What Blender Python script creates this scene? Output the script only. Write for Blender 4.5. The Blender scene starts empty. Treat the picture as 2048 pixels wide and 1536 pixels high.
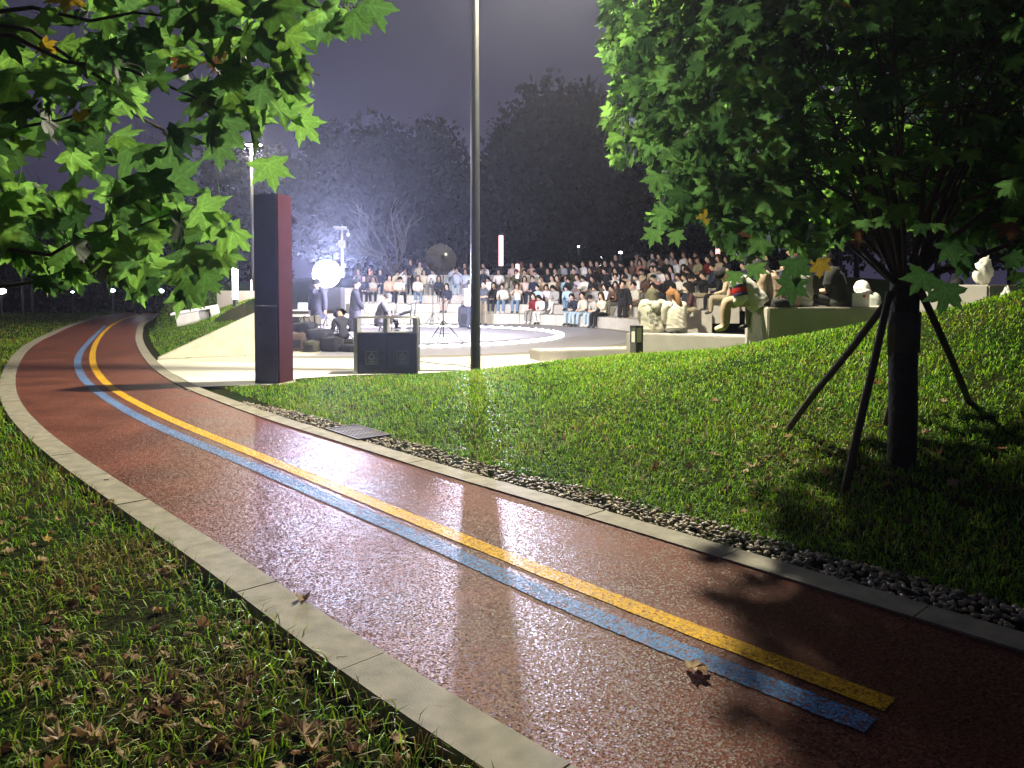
import bpy, bmesh, math, random
import numpy as np
from mathutils import Vector, Matrix, Euler
from mathutils.bvhtree import BVHTree
from mathutils import noise as mnoise
random.seed(7); rng = np.random.default_rng(7)
R = math.radians
sc = bpy.context.scene
C = sc.collection

# ------------------------------------------------------------------ camera
EYE = Vector((0, 0, 1.5)); PITCH = R(2.2); F = 1500.0; PY = 631.0
cam = bpy.data.cameras.new('camera'); cam_o = bpy.data.objects.new('camera', cam); C.objects.link(cam_o)
cam.sensor_width = 36; cam.lens = F / 2048 * 36; cam.shift_y = (PY - 768) / 2048
cam.clip_start = .05; cam.clip_end = 600
cam_o.location = EYE; cam_o.rotation_euler = (math.pi / 2 - PITCH, 0, 0)
sc.camera = cam_o

# ------------------------------------------------------------------ night sky, exposure, render settings
w = bpy.data.worlds.new('World'); sc.world = w; w.use_nodes = True
nt = w.node_tree; bg = nt.nodes['Background']
tc = nt.nodes.new('ShaderNodeTexCoord'); sp = nt.nodes.new('ShaderNodeSeparateXYZ')
cr = nt.nodes.new('ShaderNodeValToRGB')
nt.links.new(tc.outputs['Generated'], sp.inputs[0]); nt.links.new(sp.outputs['Z'], cr.inputs[0])
nt.links.new(cr.outputs[0], bg.inputs['Color'])
e = cr.color_ramp.elements
e[0].position = 0.0; e[0].color = (.046, .040, .076, 1)
e[1].position = 0.6; e[1].color = (.026, .026, .046, 1)
bg.inputs['Strength'].default_value = 1.05
vs = sc.view_settings
vs.view_transform = 'Standard'; vs.look = 'None'; vs.exposure = 0; vs.gamma = 1; vs.use_curve_mapping = False
cy = sc.cycles
cy.use_denoising = True
try: cy.denoiser = 'OPENIMAGEDENOISE'
except Exception: pass
cy.max_bounces = 6; cy.diffuse_bounces = 3; cy.glossy_bounces = 2; cy.transmission_bounces = 5
cy.transparent_max_bounces = 6; cy.volume_bounces = 0; cy.caustics_reflective = False; cy.caustics_refractive = False
cy.sample_clamp_indirect = 4; cy.sample_clamp_direct = 0

# ------------------------------------------------------------------ pixel -> place (photo pixels, 2048 x 1536)
Fv = Vector((0, math.cos(PITCH), -math.sin(PITCH))); Uv = Vector((0, math.sin(PITCH), math.cos(PITCH)))
def ray(x, y):
    return Fv + Vector(((x - 1024) / F, 0, 0)) - Uv * ((y - PY) / F)
def at(x, y, d):
    r = ray(x, y); return EYE + r * (d / r.y)
def gnd(x, y, z=0.0):
    r = ray(x, y); return EYE + r * ((z - EYE.z) / r.z)

# ------------------------------------------------------------------ lamps that the place has
def lamp(name, typ, loc, power, col, target=None, size=.2, **k):
    L = bpy.data.lights.new(name, typ); L.energy = power; L.color = col
    o = bpy.data.objects.new(name, L); C.objects.link(o); o.location = loc
    if typ == 'AREA': L.shape = 'DISK'; L.size = size
    else: L.shadow_soft_size = size
    for a, b in k.items(): setattr(L, a, b)
    if target is not None:
        o.rotation_euler = (Vector(target) - Vector(loc)).to_track_quat('-Z', 'Y').to_euler()
    return o
LAMP = Vector((.75, 13.2, 8.3))
CEN = Vector((-3.4, 23.2, 0))
SOFT1 = at(653, 548, 22.5); SOFT2 = at(886, 515, 19.6); SPOT = at(947, 549, 30.6)
lamp('street_lamp_light', 'SPOT', LAMP + Vector((0, 0, -.12)), 12500, (1.0, .915, .69), target=LAMP + Vector((-.05, -.06, -1)), size=.12, spot_size=R(168), spot_blend=.35)
LAMP2 = at(507, 290, 26.0)
lamp('far_street_lamp_light', 'SPOT', LAMP2 + Vector((0, 0, -.12)), 3200, (1.0, .92, .70), target=LAMP2 + Vector((.05, -.25, -1)), size=.12, spot_size=R(165), spot_blend=.35)
lamp('octagon_softbox_light', 'AREA', SOFT1 + Vector((.06, -.16, -.01)), 800, (.70, .72, 1.0), target=SOFT1 + Vector((.45, -1.6, .32)), size=.5, spread=R(44))
lamp('umbrella_softbox_light', 'AREA', SOFT2 + Vector((-.1, .3, -.05)), 1900, (.88, .86, 1.0), target=CEN + Vector((-.6, 2.5, .4)), size=.6, spread=R(150))
lamp('stage_spotlight_light', 'SPOT', SPOT + Vector((0, -.22, .0)), 30000, (.74, .72, 1.0), target=(-.62, 5.0, .1), size=.07, spot_size=R(6.2), spot_blend=.9)

# ------------------------------------------------------------------ materials
MATS = {}
def mat(name, col, rough=.6, metal=0, var=0, scale=8, bump=0, bscale=40, emit=None, es=1, spec=.5, col2=None, coat=0):
    if name in MATS: return MATS[name]
    m = bpy.data.materials.new(name); m.use_nodes = True; n = m.node_tree; b = n.nodes['Principled BSDF']
    b.inputs['Base Color'].default_value = (*col, 1); b.inputs['Roughness'].default_value = rough
    b.inputs['Metallic'].default_value = metal; b.inputs['Specular IOR Level'].default_value = spec
    if coat: b.inputs['Coat Weight'].default_value = coat
    if emit: b.inputs['Emission Color'].default_value = (*emit, 1); b.inputs['Emission Strength'].default_value = es
    if var or bump:
        t = n.nodes.new('ShaderNodeTexCoord')
    if var:
        nz = n.nodes.new('ShaderNodeTexNoise'); nz.inputs['Scale'].default_value = scale; nz.inputs['Detail'].default_value = 5
        n.links.new(t.outputs['Object'], nz.inputs['Vector'])
        rp = n.nodes.new('ShaderNodeValToRGB'); n.links.new(nz.outputs['Fac'], rp.inputs[0])
        a = col2 or tuple(c * (1 - var) for c in col); c = tuple(min(1, c * (1 + var * .6)) for c in col)
        rp.color_ramp.elements[0].position = .3; rp.color_ramp.elements[0].color = (*a, 1)
        rp.color_ramp.elements[1].position = .7; rp.color_ramp.elements[1].color = (*c, 1)
        n.links.new(rp.outputs[0], b.inputs['Base Color'])
    if bump:
        n2 = n.nodes.new('ShaderNodeTexNoise'); n2.inputs['Scale'].default_value = bscale; n2.inputs['Detail'].default_value = 4
        n.links.new(t.outputs['Object'], n2.inputs['Vector'])
        bp = n.nodes.new('ShaderNodeBump'); bp.inputs['Strength'].default_value = bump; bp.inputs['Distance'].default_value = .02
        n.links.new(n2.outputs['Fac'], bp.inputs['Height']); n.links.new(bp.outputs[0], b.inputs['Normal'])
    MATS[name] = m; return m

def leafmat(name, col, tcol, mix=.5, rough=.5, var=.35, vein=False):
    if name in MATS: return MATS[name]
    m = bpy.data.materials.new(name); m.use_nodes = True; n = m.node_tree; b = n.nodes['Principled BSDF']; out = n.nodes['Material Output']
    b.inputs['Roughness'].default_value = rough; b.inputs['Specular IOR Level'].default_value = .2
    tr = n.nodes.new('ShaderNodeBsdfTranslucent'); mx = n.nodes.new('ShaderNodeMixShader'); mx.inputs[0].default_value = mix
    g = n.nodes.new('ShaderNodeNewGeometry')
    h1 = n.nodes.new('ShaderNodeHueSaturation'); h1.inputs['Color'].default_value = (*col, 1)
    h2 = n.nodes.new('ShaderNodeHueSaturation'); h2.inputs['Color'].default_value = (*tcol, 1)
    mr = n.nodes.new('ShaderNodeMapRange'); mr.inputs['To Min'].default_value = 1 - var; mr.inputs['To Max'].default_value = 1 + var
    n.links.new(g.outputs['Random Per Island'], mr.inputs['Value'])
    if vein:
        at_ = n.nodes.new('ShaderNodeAttribute'); at_.attribute_name = 'vein'
        vr = n.nodes.new('ShaderNodeMapRange'); vr.inputs['From Min'].default_value = .80; vr.inputs['From Max'].default_value = .97; vr.inputs['To Min'].default_value = 1; vr.inputs['To Max'].default_value = 1.35; n.links.new(at_.outputs['Fac'], vr.inputs['Value'])
        tcx = n.nodes.new('ShaderNodeTexCoord'); nz2 = n.nodes.new('ShaderNodeTexNoise'); nz2.inputs['Scale'].default_value = vein; nz2.inputs['Detail'].default_value = 4; n.links.new(tcx.outputs['Object'], nz2.inputs['Vector'])
        br = n.nodes.new('ShaderNodeMapRange'); br.inputs['From Min'].default_value = .3; br.inputs['From Max'].default_value = .7; br.inputs['To Min'].default_value = .72; br.inputs['To Max'].default_value = 1.15; n.links.new(nz2.outputs['Fac'], br.inputs['Value'])
        m1 = n.nodes.new('ShaderNodeMath'); m1.operation = 'MULTIPLY'; n.links.new(vr.outputs[0], m1.inputs[0]); n.links.new(br.outputs[0], m1.inputs[1])
        m2 = n.nodes.new('ShaderNodeMath'); m2.operation = 'MULTIPLY'; n.links.new(m1.outputs[0], m2.inputs[0]); n.links.new(mr.outputs[0], m2.inputs[1]); mr = m2
    for h in (h1, h2): n.links.new(mr.outputs[0], h.inputs['Value'])
    n.links.new(h1.outputs[0], b.inputs['Base Color']); n.links.new(h2.outputs[0], tr.inputs['Color'])
    n.links.new(b.outputs[0], mx.inputs[1]); n.links.new(tr.outputs[0], mx.inputs[2]); n.links.new(mx.outputs[0], out.inputs['Surface'])
    MATS[name] = m; return m

def trackmat(name, colA, colB, speck, rough=.36, worn=None, wornamt=0):
    """rubber crumb: grains of two tones with a damp gloss"""
    m = bpy.data.materials.new(name); m.use_nodes = True; n = m.node_tree; b = n.nodes['Principled BSDF']
    t = n.nodes.new('ShaderNodeTexCoord'); L = n.links.new
    big = n.nodes.new('ShaderNodeTexNoise'); big.inputs['Scale'].default_value = 1.3; big.inputs['Detail'].default_value = 6; L(t.outputs['Object'], big.inputs['Vector'])
    vo = n.nodes.new('ShaderNodeTexVoronoi'); vo.inputs['Scale'].default_value = 130; L(t.outputs['Object'], vo.inputs['Vector'])
    sepc = n.nodes.new('ShaderNodeSeparateColor'); L(vo.outputs['Color'], sepc.inputs[0])
    r1 = n.nodes.new('ShaderNodeValToRGB'); L(big.outputs['Fac'], r1.inputs[0])
    r1.color_ramp.elements[0].position = .32; r1.color_ramp.elements[0].color = (*colA, 1)
    r1.color_ramp.elements[1].position = .68; r1.color_ramp.elements[1].color = (*colB, 1)
    mx = n.nodes.new('ShaderNodeMix'); mx.data_type = 'RGBA'; mx.blend_type = 'MULTIPLY'; mx.inputs[0].default_value = .8
    gr = n.nodes.new('ShaderNodeValToRGB'); L(sepc.outputs[0], gr.inputs[0])
    gr.color_ramp.elements[0].color = (.26, .26, .27, 1); gr.color_ramp.elements[1].color = (1.55, 1.5, 1.5, 1)
    L(r1.outputs[0], mx.inputs[6]); L(gr.outputs[0], mx.inputs[7])
    last = mx.outputs[2]
    if worn:
        wn = n.nodes.new('ShaderNodeTexNoise'); wn.inputs['Scale'].default_value = 60; wn.inputs['Detail'].default_value = 5; L(t.outputs['Object'], wn.inputs['Vector'])
        st = n.nodes.new('ShaderNodeValToRGB'); L(wn.outputs['Fac'], st.inputs[0]); st.color_ramp.elements[0].position = wornamt; st.color_ramp.elements[1].position = wornamt + .07
        m2 = n.nodes.new('ShaderNodeMix'); m2.data_type = 'RGBA'; L(st.outputs[0], m2.inputs[0]); L(last, m2.inputs[7]); m2.inputs[6].default_value = (*worn, 1)
        last = m2.outputs[2]
    L(last, b.inputs['Base Color'])
    rr = n.nodes.new('ShaderNodeMapRange'); rr.inputs['To Min'].default_value = rough - .1; rr.inputs['To Max'].default_value = rough + .16
    L(big.outputs['Fac'], rr.inputs['Value']); L(rr.outputs[0], b.inputs['Roughness'])
    b.inputs['Specular IOR Level'].default_value = speck
    bp = n.nodes.new('ShaderNodeBump'); bp.inputs['Strength'].default_value = .22; bp.inputs['Distance'].default_value = .004
    L(vo.outputs['Distance'], bp.inputs['Height'])
    v1 = n.nodes.new('ShaderNodeVectorMath'); v1.operation = 'SUBTRACT'; L(vo.outputs['Color'], v1.inputs[0]); v1.inputs[1].default_value = (.5, .5, .5)
    v2 = n.nodes.new('ShaderNodeVectorMath'); v2.operation = 'SCALE'; L(v1.outputs[0], v2.inputs[0]); v2.inputs['Scale'].default_value = .45
    v3 = n.nodes.new('ShaderNodeVectorMath'); v3.operation = 'ADD'; L(v2.outputs[0], v3.inputs[0]); L(bp.outputs[0], v3.inputs[1])
    v4 = n.nodes.new('ShaderNodeVectorMath'); v4.operation = 'NORMALIZE'; L(v3.outputs[0], v4.inputs[0]); L(v4.outputs[0], b.inputs['Normal'])
    MATS[name] = m; return m

# ------------------------------------------------------------------ object helpers
def tag(o, label=None, cat=None, group=None, kind=None):
    if label: o['label'] = label
    if cat: o['category'] = cat
    if group: o['group'] = group
    if kind: o['kind'] = kind
    return o
def empty(name, loc=(0, 0, 0), rz=0, label=None, cat=None, group=None, kind=None):
    o = bpy.data.objects.new(name, None); C.objects.link(o); o.location = loc; o.rotation_euler = (0, 0, rz)
    o.empty_display_size = .1
    return tag(o, label, cat, group, kind)
def link(name, me, parent=None, loc=None, rot=None):
    o = bpy.data.objects.new(name, me); C.objects.link(o)
    if parent is not None: o.parent = parent
    if loc is not None: o.location = loc
    if rot is not None: o.rotation_euler = rot
    return o
class MB:
    def __init__(s): s.v = []; s.f = []; s.mi = []; s.cur = 0
    def add(s, vs, fs):
        k = len(s.v); s.v += [tuple(p) for p in vs]; s.f += [tuple(i + k for i in f) for f in fs]; s.mi += [s.cur] * len(fs); return s
    def box(s, cx, cy, cz, sx, sy, sz, M=None):
        vs = [Vector((cx + a * sx / 2, cy + b * sy / 2, cz + c * sz / 2)) for a in (-1, 1) for b in (-1, 1) for c in (-1, 1)]
        if M is not None: vs = [M @ p for p in vs]
        return s.add(vs, [(0, 1, 3, 2), (4, 6, 7, 5), (0, 4, 5, 1), (2, 3, 7, 6), (0, 2, 6, 4), (1, 5, 7, 3)])
    def tube(s, pts, rad, n=8, cap=True):
        pts = [Vector(p) for p in pts]; rad = list(rad) if hasattr(rad, '__len__') else [rad] * len(pts)
        vs = []; fs = []; prev = None
        for i, p in enumerate(pts):
            d = (pts[min(i + 1, len(pts) - 1)] - pts[max(i - 1, 0)]).normalized()
            if prev is None: u = d.orthogonal().normalized()
            else: u = (prev - d * prev.dot(d)).normalized()
            prev = u; v = d.cross(u)
            for k in range(n):
                a = 2 * math.pi * k / n; vs.append(p + (u * math.cos(a) + v * math.sin(a)) * rad[i])
        for i in range(len(pts) - 1):
            for k in range(n):
                fs.append((i * n + k, i * n + (k + 1) % n, (i + 1) * n + (k + 1) % n, (i + 1) * n + k))
        if cap: fs.append(tuple(range(n))[::-1]); fs.append(tuple((len(pts) - 1) * n + k for k in range(n)))
        return s.add(vs, fs)
    def lathe(s, prof, n=16, M=None, cap=True):
        vs = []; fs = []
        for r_, z in prof:
            for k in range(n):
                a = 2 * math.pi * k / n; p = Vector((r_ * math.cos(a), r_ * math.sin(a), z)); vs.append(M @ p if M is not None else p)
        for i in range(len(prof) - 1):
            for k in range(n): fs.append((i * n + k, i * n + (k + 1) % n, (i + 1) * n + (k + 1) % n, (i + 1) * n + k))
        if cap: fs.append(tuple(range(n))[::-1]); fs.append(tuple((len(prof) - 1) * n + k for k in range(n)))
        return s.add(vs, fs)
    def prism(s, pts, z0, z1):
        n = len(pts); vs = [(*p[:2], z0) for p in pts] + [(*p[:2], z1) for p in pts]
        fs = [tuple(range(n))[::-1], tuple(range(n, 2 * n))] + [(i, (i + 1) % n, n + (i + 1) % n, n + i) for i in range(n)]
        return s.add(vs, fs)
    def mesh(s, name, mats, smooth=False):
        me = bpy.data.meshes.new(name); me.from_pydata(s.v, [], s.f)
        for m in (mats if isinstance(mats, (list, tuple)) else [mats]): me.materials.append(m)
        me.polygons.foreach_set('material_index', s.mi)
        if smooth: me.polygons.foreach_set('use_smooth', [True] * len(me.polygons))
        me.update(); return me
    def build(s, name, mats, parent=None, smooth=False, bevel=0, loc=None):
        me = s.mesh(name, mats, smooth)
        o = link(name, me, parent, loc)
        if bevel:
            b = bmesh.new(); b.from_mesh(me); bmesh.ops.recalc_face_normals(b, faces=b.faces)
            bmesh.ops.bevel(b, geom=[x for x in b.edges if len(x.link_faces) == 2 and x.calc_face_angle(0) > .6], offset=bevel, segments=2, affect='EDGES', clamp_overlap=True)
            b.to_mesh(me); b.free()
        return o
def npmesh(name, V, Fc, mats, mi=None, smooth=False, vein=None):
    """fast mesh: V (n,3), Fc (m,k)"""
    me = bpy.data.meshes.new(name); V = np.asarray(V, np.float32); Fc = np.asarray(Fc, np.int32); m, k = Fc.shape
    me.vertices.add(len(V)); me.vertices.foreach_set('co', V.ravel())
    me.loops.add(m * k); me.loops.foreach_set('vertex_index', Fc.ravel())
    me.polygons.add(m); me.polygons.foreach_set('loop_start', np.arange(0, m * k, k, dtype=np.int32)); me.polygons.foreach_set('loop_total', np.full(m, k, np.int32))
    for x in (mats if isinstance(mats, (list, tuple)) else [mats]): me.materials.append(x)
    if mi is not None: me.polygons.foreach_set('material_index', np.asarray(mi, np.int32))
    if smooth: me.polygons.foreach_set('use_smooth', np.ones(m, bool))
    if vein is not None: at_ = me.attributes.new('vein', 'FLOAT', 'POINT'); at_.data.foreach_set('value', np.asarray(vein, np.float32))
    me.update(calc_edges=True); me.validate(); return me
def spline(P, n, closed=False):
    """Catmull-Rom through P, n points evenly spaced by length"""
    P = np.array([tuple(p)[:2] for p in P]); Q = []
    E = np.vstack([2 * P[0] - P[1], P, 2 * P[-1] - P[-2]])
    for i in range(1, len(E) - 2):
        for t in np.linspace(0, 1, 24, endpoint=False):
            a, b, c, d = E[i - 1], E[i], E[i + 1], E[i + 2]
            Q.append(.5 * ((2 * b) + (c - a) * t + (2 * a - 5 * b + 4 * c - d) * t * t + (3 * b - a - 3 * c + d) * t ** 3))
    Q.append(E[-2]); Q = np.array(Q)
    for _ in range(14): Q[1:-1] = (Q[:-2] + 2 * Q[1:-1] + Q[2:]) / 4
    s = np.r_[0, np.cumsum(np.linalg.norm(np.diff(Q, axis=0), axis=1))]
    u = np.linspace(0, s[-1], n); return np.c_[np.interp(u, s, Q[:, 0]), np.interp(u, s, Q[:, 1])]
def normals2(Q):
    T = np.gradient(Q, axis=0); T /= np.linalg.norm(T, axis=1)[:, None]; return np.c_[T[:, 1], -T[:, 0]]     # to the right of travel
# ================================================================== THE GROUND
concrete = mat('pale_concrete', (.66, .62, .52), .75, var=.14, scale=5, bump=.12, bscale=60)
seatstone = mat('white_concrete', (.42, .395, .36), .7, var=.12, scale=4, bump=.1, bscale=50)
kerbm = mat('kerb_granite', (.245, .225, .175), .8, var=.32, scale=9, bump=.15, bscale=150)
plazam = mat('plaza_concrete', (.58, .55, .46), .62, var=.16, scale=1.2, bump=.08, bscale=60)
stagem = mat('stage_terrazzo', (.27, .26, .30), .45, var=.1, scale=3)
bandm = mat('dark_band', (.20, .185, .16), .7, var=.15, scale=6)
redtrack = trackmat('red_rubber_crumb', (.090, .034, .023), (.160, .058, .038), .07, .41)
yellowp = trackmat('yellow_line_paint', (.56, .32, .012), (.64, .38, .02), .06, .5, worn=(.17, .06, .04), wornamt=.35)
bluep = trackmat('blue_line_paint', (.07, .18, .40), (.11, .25, .50), .06, .5, worn=(.15, .06, .05), wornamt=.41)
soil = mat('soil_under_grass', (.045, .042, .016), .95, var=.5, scale=14, bump=.5, bscale=60, col2=(.02, .018, .01))
turf = mat('far_turf', (.035, .06, .02), .95, var=.5, scale=3, bump=.6, bscale=40)

near = [(3.4, 1.75)]
RP = [gnd(*p) for p in [(1827, 1239), (1707, 1200), (1490, 1135), (1326, 1081), (1000, 985), (840, 937), (717, 897), (600, 861), (510, 832), (403, 791), (345, 765), (306, 738), (283, 710), (272, 685), (273, 663), (288, 643), (347, 624), (430, 615)]]
d0 = (RP[0] - RP[2]).normalized(); RP = [RP[0] + d0 * 5, RP[0] + d0 * 2.5] + RP
LP = [gnd(*p) for p in [(1141, 1536), (1000, 1458), (886, 1390), (689, 1262), (492, 1124), (295, 1001), (123, 888), (54, 824), (32, 780), (36, 733), (63, 694), (109, 668), (170, 643), (240, 628), (340, 616)]]
d1 = (LP[0] - LP[2]).normalized(); LP = [LP[0] + d1 * 5, LP[0] + d1 * 2.5] + LP
NR = 150
REDGE = spline(RP, NR); LEDGE = spline(LP, NR)
for _ in range(4):
    for q_ in (REDGE, LEDGE): q_[1:-1] = (q_[:-2] + 2 * q_[1:-1] + q_[2:]) / 4
rn = normals2(REDGE); ln = normals2(LEDGE)
ROUT = REDGE + rn * .19; LOUT = LEDGE - ln * .205
def ribbon(name, A, B, z, m, nx=2, kind='structure'):
    n = len(A); V = []
    for j in range(nx + 1):
        t = j / nx; V.append(np.c_[A * (1 - t) + B * t, np.full(n, z)])
    V = np.concatenate(V); Fc = []
    for j in range(nx):
        for i in range(n - 1): Fc.append((j * n + i, (j + 1) * n + i, (j + 1) * n + i + 1, j * n + i + 1))
    return tag(link(name, npmesh(name, V, Fc, m)), kind=kind)
ribbon('running_path', LEDGE, REDGE, 0.0, redtrack, 6)
def line(name, px, wd, m, z, rag=.006):
    N_ = 900; Q = spline([gnd(*p) for p in px], N_)
    for _ in range(500): Q[1:-1] = (Q[:-2] + 2 * Q[1:-1] + Q[2:]) / 4
    n = normals2(Q)
    jit = np.array([mnoise.noise((i * 1.3, wd * 50, 0)) for i in range(N_)])[:, None] * rag; jit2 = np.array([mnoise.noise((i * 1.3, wd * 50, 9)) for i in range(N_)])[:, None] * rag
    return ribbon(name, Q - n * (wd / 2 + jit), Q + n * (wd / 2 + jit2), z, m, 1)
YP = [(1780, 1411), (1544, 1326), (1381, 1260), (1163, 1179), (1000, 1108), (915, 1072), (738, 1003), (517, 911), (344, 841), (231, 783), (197, 750), (185, 724), (189, 692), (208, 664), (235, 644), (270, 632), (350, 620)]
BP = [(1742, 1452), (1544, 1378), (1381, 1309), (1163, 1229), (1000, 1150), (910, 1104), (738, 1034), (517, 937), (295, 844), (197, 785), (160, 746), (159, 708), (191, 670), (212, 651)]
line('yellow_line_marking', YP, .115, yellowp, .004)
line('blue_line_marking', BP, .125, bluep, .004, .008)

def kerb(name, A, B, z, step, label=None):
    """kerb of separate stones with open joints"""
    root = empty(name, kind='structure')
    s = np.r_[0, np.cumsum(np.linalg.norm(np.diff(A, axis=0), axis=1))]; u = 0; tot = s[-1]
    while u < tot - .2:
        v = min(u + step, tot); uu = np.linspace(u + .004, v - .004, 5)
        a = np.c_[np.interp(uu, s, A[:, 0]), np.interp(uu, s, A[:, 1])]; b = np.c_[np.interp(uu, s, B[:, 0]), np.interp(uu, s, B[:, 1])]
        dz = random.uniform(-.002, .003)
        pts = list(a) + list(b[::-1]); n = len(pts); m = MB()
        V = [(*p, -.1) for p in pts] + [(*p, z + dz) for p in pts]
        Fs = [(i, (i + 1) % n, n + (i + 1) % n, n + i) for i in range(n)] + [(n + i, n + i + 1, n + n - 2 - i, n + n - 1 - i) for i in range(4)]
        m.add(V, Fs); me = m.mesh('kerb_stone', kerbm)
        b_ = bmesh.new(); b_.from_mesh(me); bmesh.ops.recalc_face_normals(b_, faces=b_.faces); b_.to_mesh(me); b_.free()
        link('kerb_stone', me, root)
        u = v
    return root
kerb('inner_kerb', REDGE, ROUT, .012, 1.0); kerb('outer_kerb', LEDGE, LOUT, .012, 1.0)

# distance to the inner kerb (positive on the lawn side)
def segdist(Q, P):
    """signed distance from points P (n,2) to polyline Q, + to the right of travel"""
    best = np.full(len(P), 1e9); sg = np.ones(len(P))
    for i in range(0, len(Q) - 2, 2):
        a, b = Q[i], Q[i + 2]; d = b - a; L = d @ d
        t = np.clip(((P - a) @ d) / L, 0, 1); q = a + t[:, None] * d; v = P - q; dist = np.hypot(v[:, 0], v[:, 1])
        c = d[0] * v[:, 1] - d[1] * v[:, 0]
        k = dist < best; best[k] = dist[k]; sg[k] = np.where(c[k] <= 0, 1, -1)
    return best * sg
def sstep(a, b, x): t = np.clip((x - a) / (b - a), 0, 1); return t * t * (3 - 2 * t)
TT = np.array([-3, 1.2, 2.2, 5.4, 8.3, 9.6, 40]); TA = np.array([.085, .105, .085, .036, .012, 0, 0])
def height(P):
    P = np.atleast_2d(np.asarray(P, float)); x, y = P[:, 0], P[:, 1]
    s = segdist(ROUT, P); rr = np.hypot(x - CEN.x, y - CEN.y); ang = np.degrees(np.arctan2(y - CEN.y, x - CEN.x)) % 360
    z = np.full(len(P), -.03)
    t = -.652 * (x - 1.85) + .758 * (y - 3.45)
    a = np.interp(t, TT, TA)
    ss = np.clip(s - .5, 0, 5.9)
    m1 = a * ss ** 1.5 * (s > 0) * (1 - sstep(17, 22, y)) * (1 - .65 * sstep(6.8, 12, s))
    z = np.maximum(z, -.03 + m1)
    # lawn bank left of the stage
    m2 = np.minimum(1.12, .38 * np.clip(s - .35, 0, 9)) * ((ang > 137) & (ang < 262) & (rr > 5.3) & (x < -.322 * y)) * (s > 0)
    wall = (WA[1] + (x - WA[0]) * (WB[1] - WA[1]) / (WB[0] - WA[0]))
    m2 = m2 * (y > wall + .12)
    z = np.maximum(z, -.03 + m2)
    # bank behind the top step
    m3 = 1.95 * sstep(12.6, 13.2, rr) * (1 - .5 * sstep(14, 30, rr)) * (ang < 118) * sstep(2, 16, ang)
    z = np.maximum(z, -.03 + m3)
    m4 = np.clip(.30 + .34 * (rr - 8.4), 0, 1.75) * (rr > 8.5) * (ang > 112.5) * (ang < 172) * (s > .3) * np.clip(s - .3, 0, 1)
    z = np.maximum(z, -.03 + m4)
    z = np.where((rr < 9.0) & (ang > 256), -.05, z)
    z += (s < -3) * 0
    return z
WA = gnd(316, 719); WB = gnd(560, 709)
WA = (WA.x, WA.y); WB = (WB.x, WB.y)
def hz(x, y): return float(height([(x, y)])[0])
# one lawn sheet, fine near the camera
gx = np.unique(np.concatenate([np.linspace(-150, -26, 14), np.linspace(-26, -9, 40), np.linspace(-9, 10, 96), np.linspace(10, 26, 24), np.linspace(26, 150, 12)]))
gy = np.unique(np.concatenate([np.linspace(-30, -3, 8), np.linspace(-3, 20, 116), np.linspace(20, 42, 60), np.linspace(42, 190, 16)]))
GX, GY = np.meshgrid(gx, gy); GP = np.c_[GX.ravel(), GY.ravel()]
GZ = height(GP)
pd = np.minimum(np.abs(segdist(LEDGE, GP)), 9)
nz = np.array([mnoise.noise((p[0] * .9, p[1] * .9, 0)) for p in GP]); GZ = GZ + np.where(GZ > .05, nz * .03, 0)
nx_ = len(gx); idx = np.arange(len(GP)).reshape(len(gy), nx_)
GF = np.c_[idx[:-1, :-1].ravel(), idx[:-1, 1:].ravel(), idx[1:, 1:].ravel(), idx[1:, :-1].ravel()]
def groundmat():
    m = bpy.data.materials.new('lawn_soil'); m.use_nodes = True; n = m.node_tree; b = n.nodes['Principled BSDF']; L = n.links.new
    t = n.nodes.new('ShaderNodeTexCoord'); a = n.nodes.new('ShaderNodeTexNoise'); a.inputs['Scale'].default_value = .9; a.inputs['Detail'].default_value = 8
    c = n.nodes.new('ShaderNodeTexNoise'); c.inputs['Scale'].default_value = 35; c.inputs['Detail'].default_value = 6
    L(t.outputs['Object'], a.inputs['Vector']); L(t.outputs['Object'], c.inputs['Vector'])
    r1 = n.nodes.new('ShaderNodeValToRGB'); r1.color_ramp.elements[0].color = (.012, .026, .004, 1); r1.color_ramp.elements[1].color = (.028, .026, .008, 1); r1.color_ramp.elements[0].position = .4; r1.color_ramp.elements[1].position = .66
    L(a.outputs['Fac'], r1.inputs[0])
    r2 = n.nodes.new('ShaderNodeValToRGB'); r2.color_ramp.elements[0].color = (.3, .3, .3, 1); r2.color_ramp.elements[1].color = (1.3, 1.3, 1.3, 1); r2.color_ramp.elements[0].position = .35; r2.color_ramp.elements[1].position = .65
    L(c.outputs['Fac'], r2.inputs[0])
    mx = n.nodes.new('ShaderNodeMix'); mx.data_type = 'RGBA'; mx.blend_type = 'MULTIPLY'; mx.inputs[0].default_value = 1
    L(r1.outputs[0], mx.inputs[6]); L(r2.outputs[0], mx.inputs[7]); L(mx.outputs[2], b.inputs['Base Color']); b.inputs['Roughness'].default_value = .95; b.inputs['Specular IOR Level'].default_value = .03
    bp = n.nodes.new('ShaderNodeBump'); bp.inputs['Strength'].default_value = .8; bp.inputs['Distance'].default_value = .03; L(c.outputs['Fac'], bp.inputs['Height']); L(bp.outputs[0], b.inputs['Normal'])
    return m
# keep the sheet below the paved surfaces
GZ = np.where((segdist(LEDGE, GP) > -.35) & (segdist(REDGE, GP) < .3), -.06, GZ)
tag(link('lawn', npmesh('lawn', np.c_[GP, GZ], GF, groundmat(), smooth=True)), kind='structure')

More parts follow.
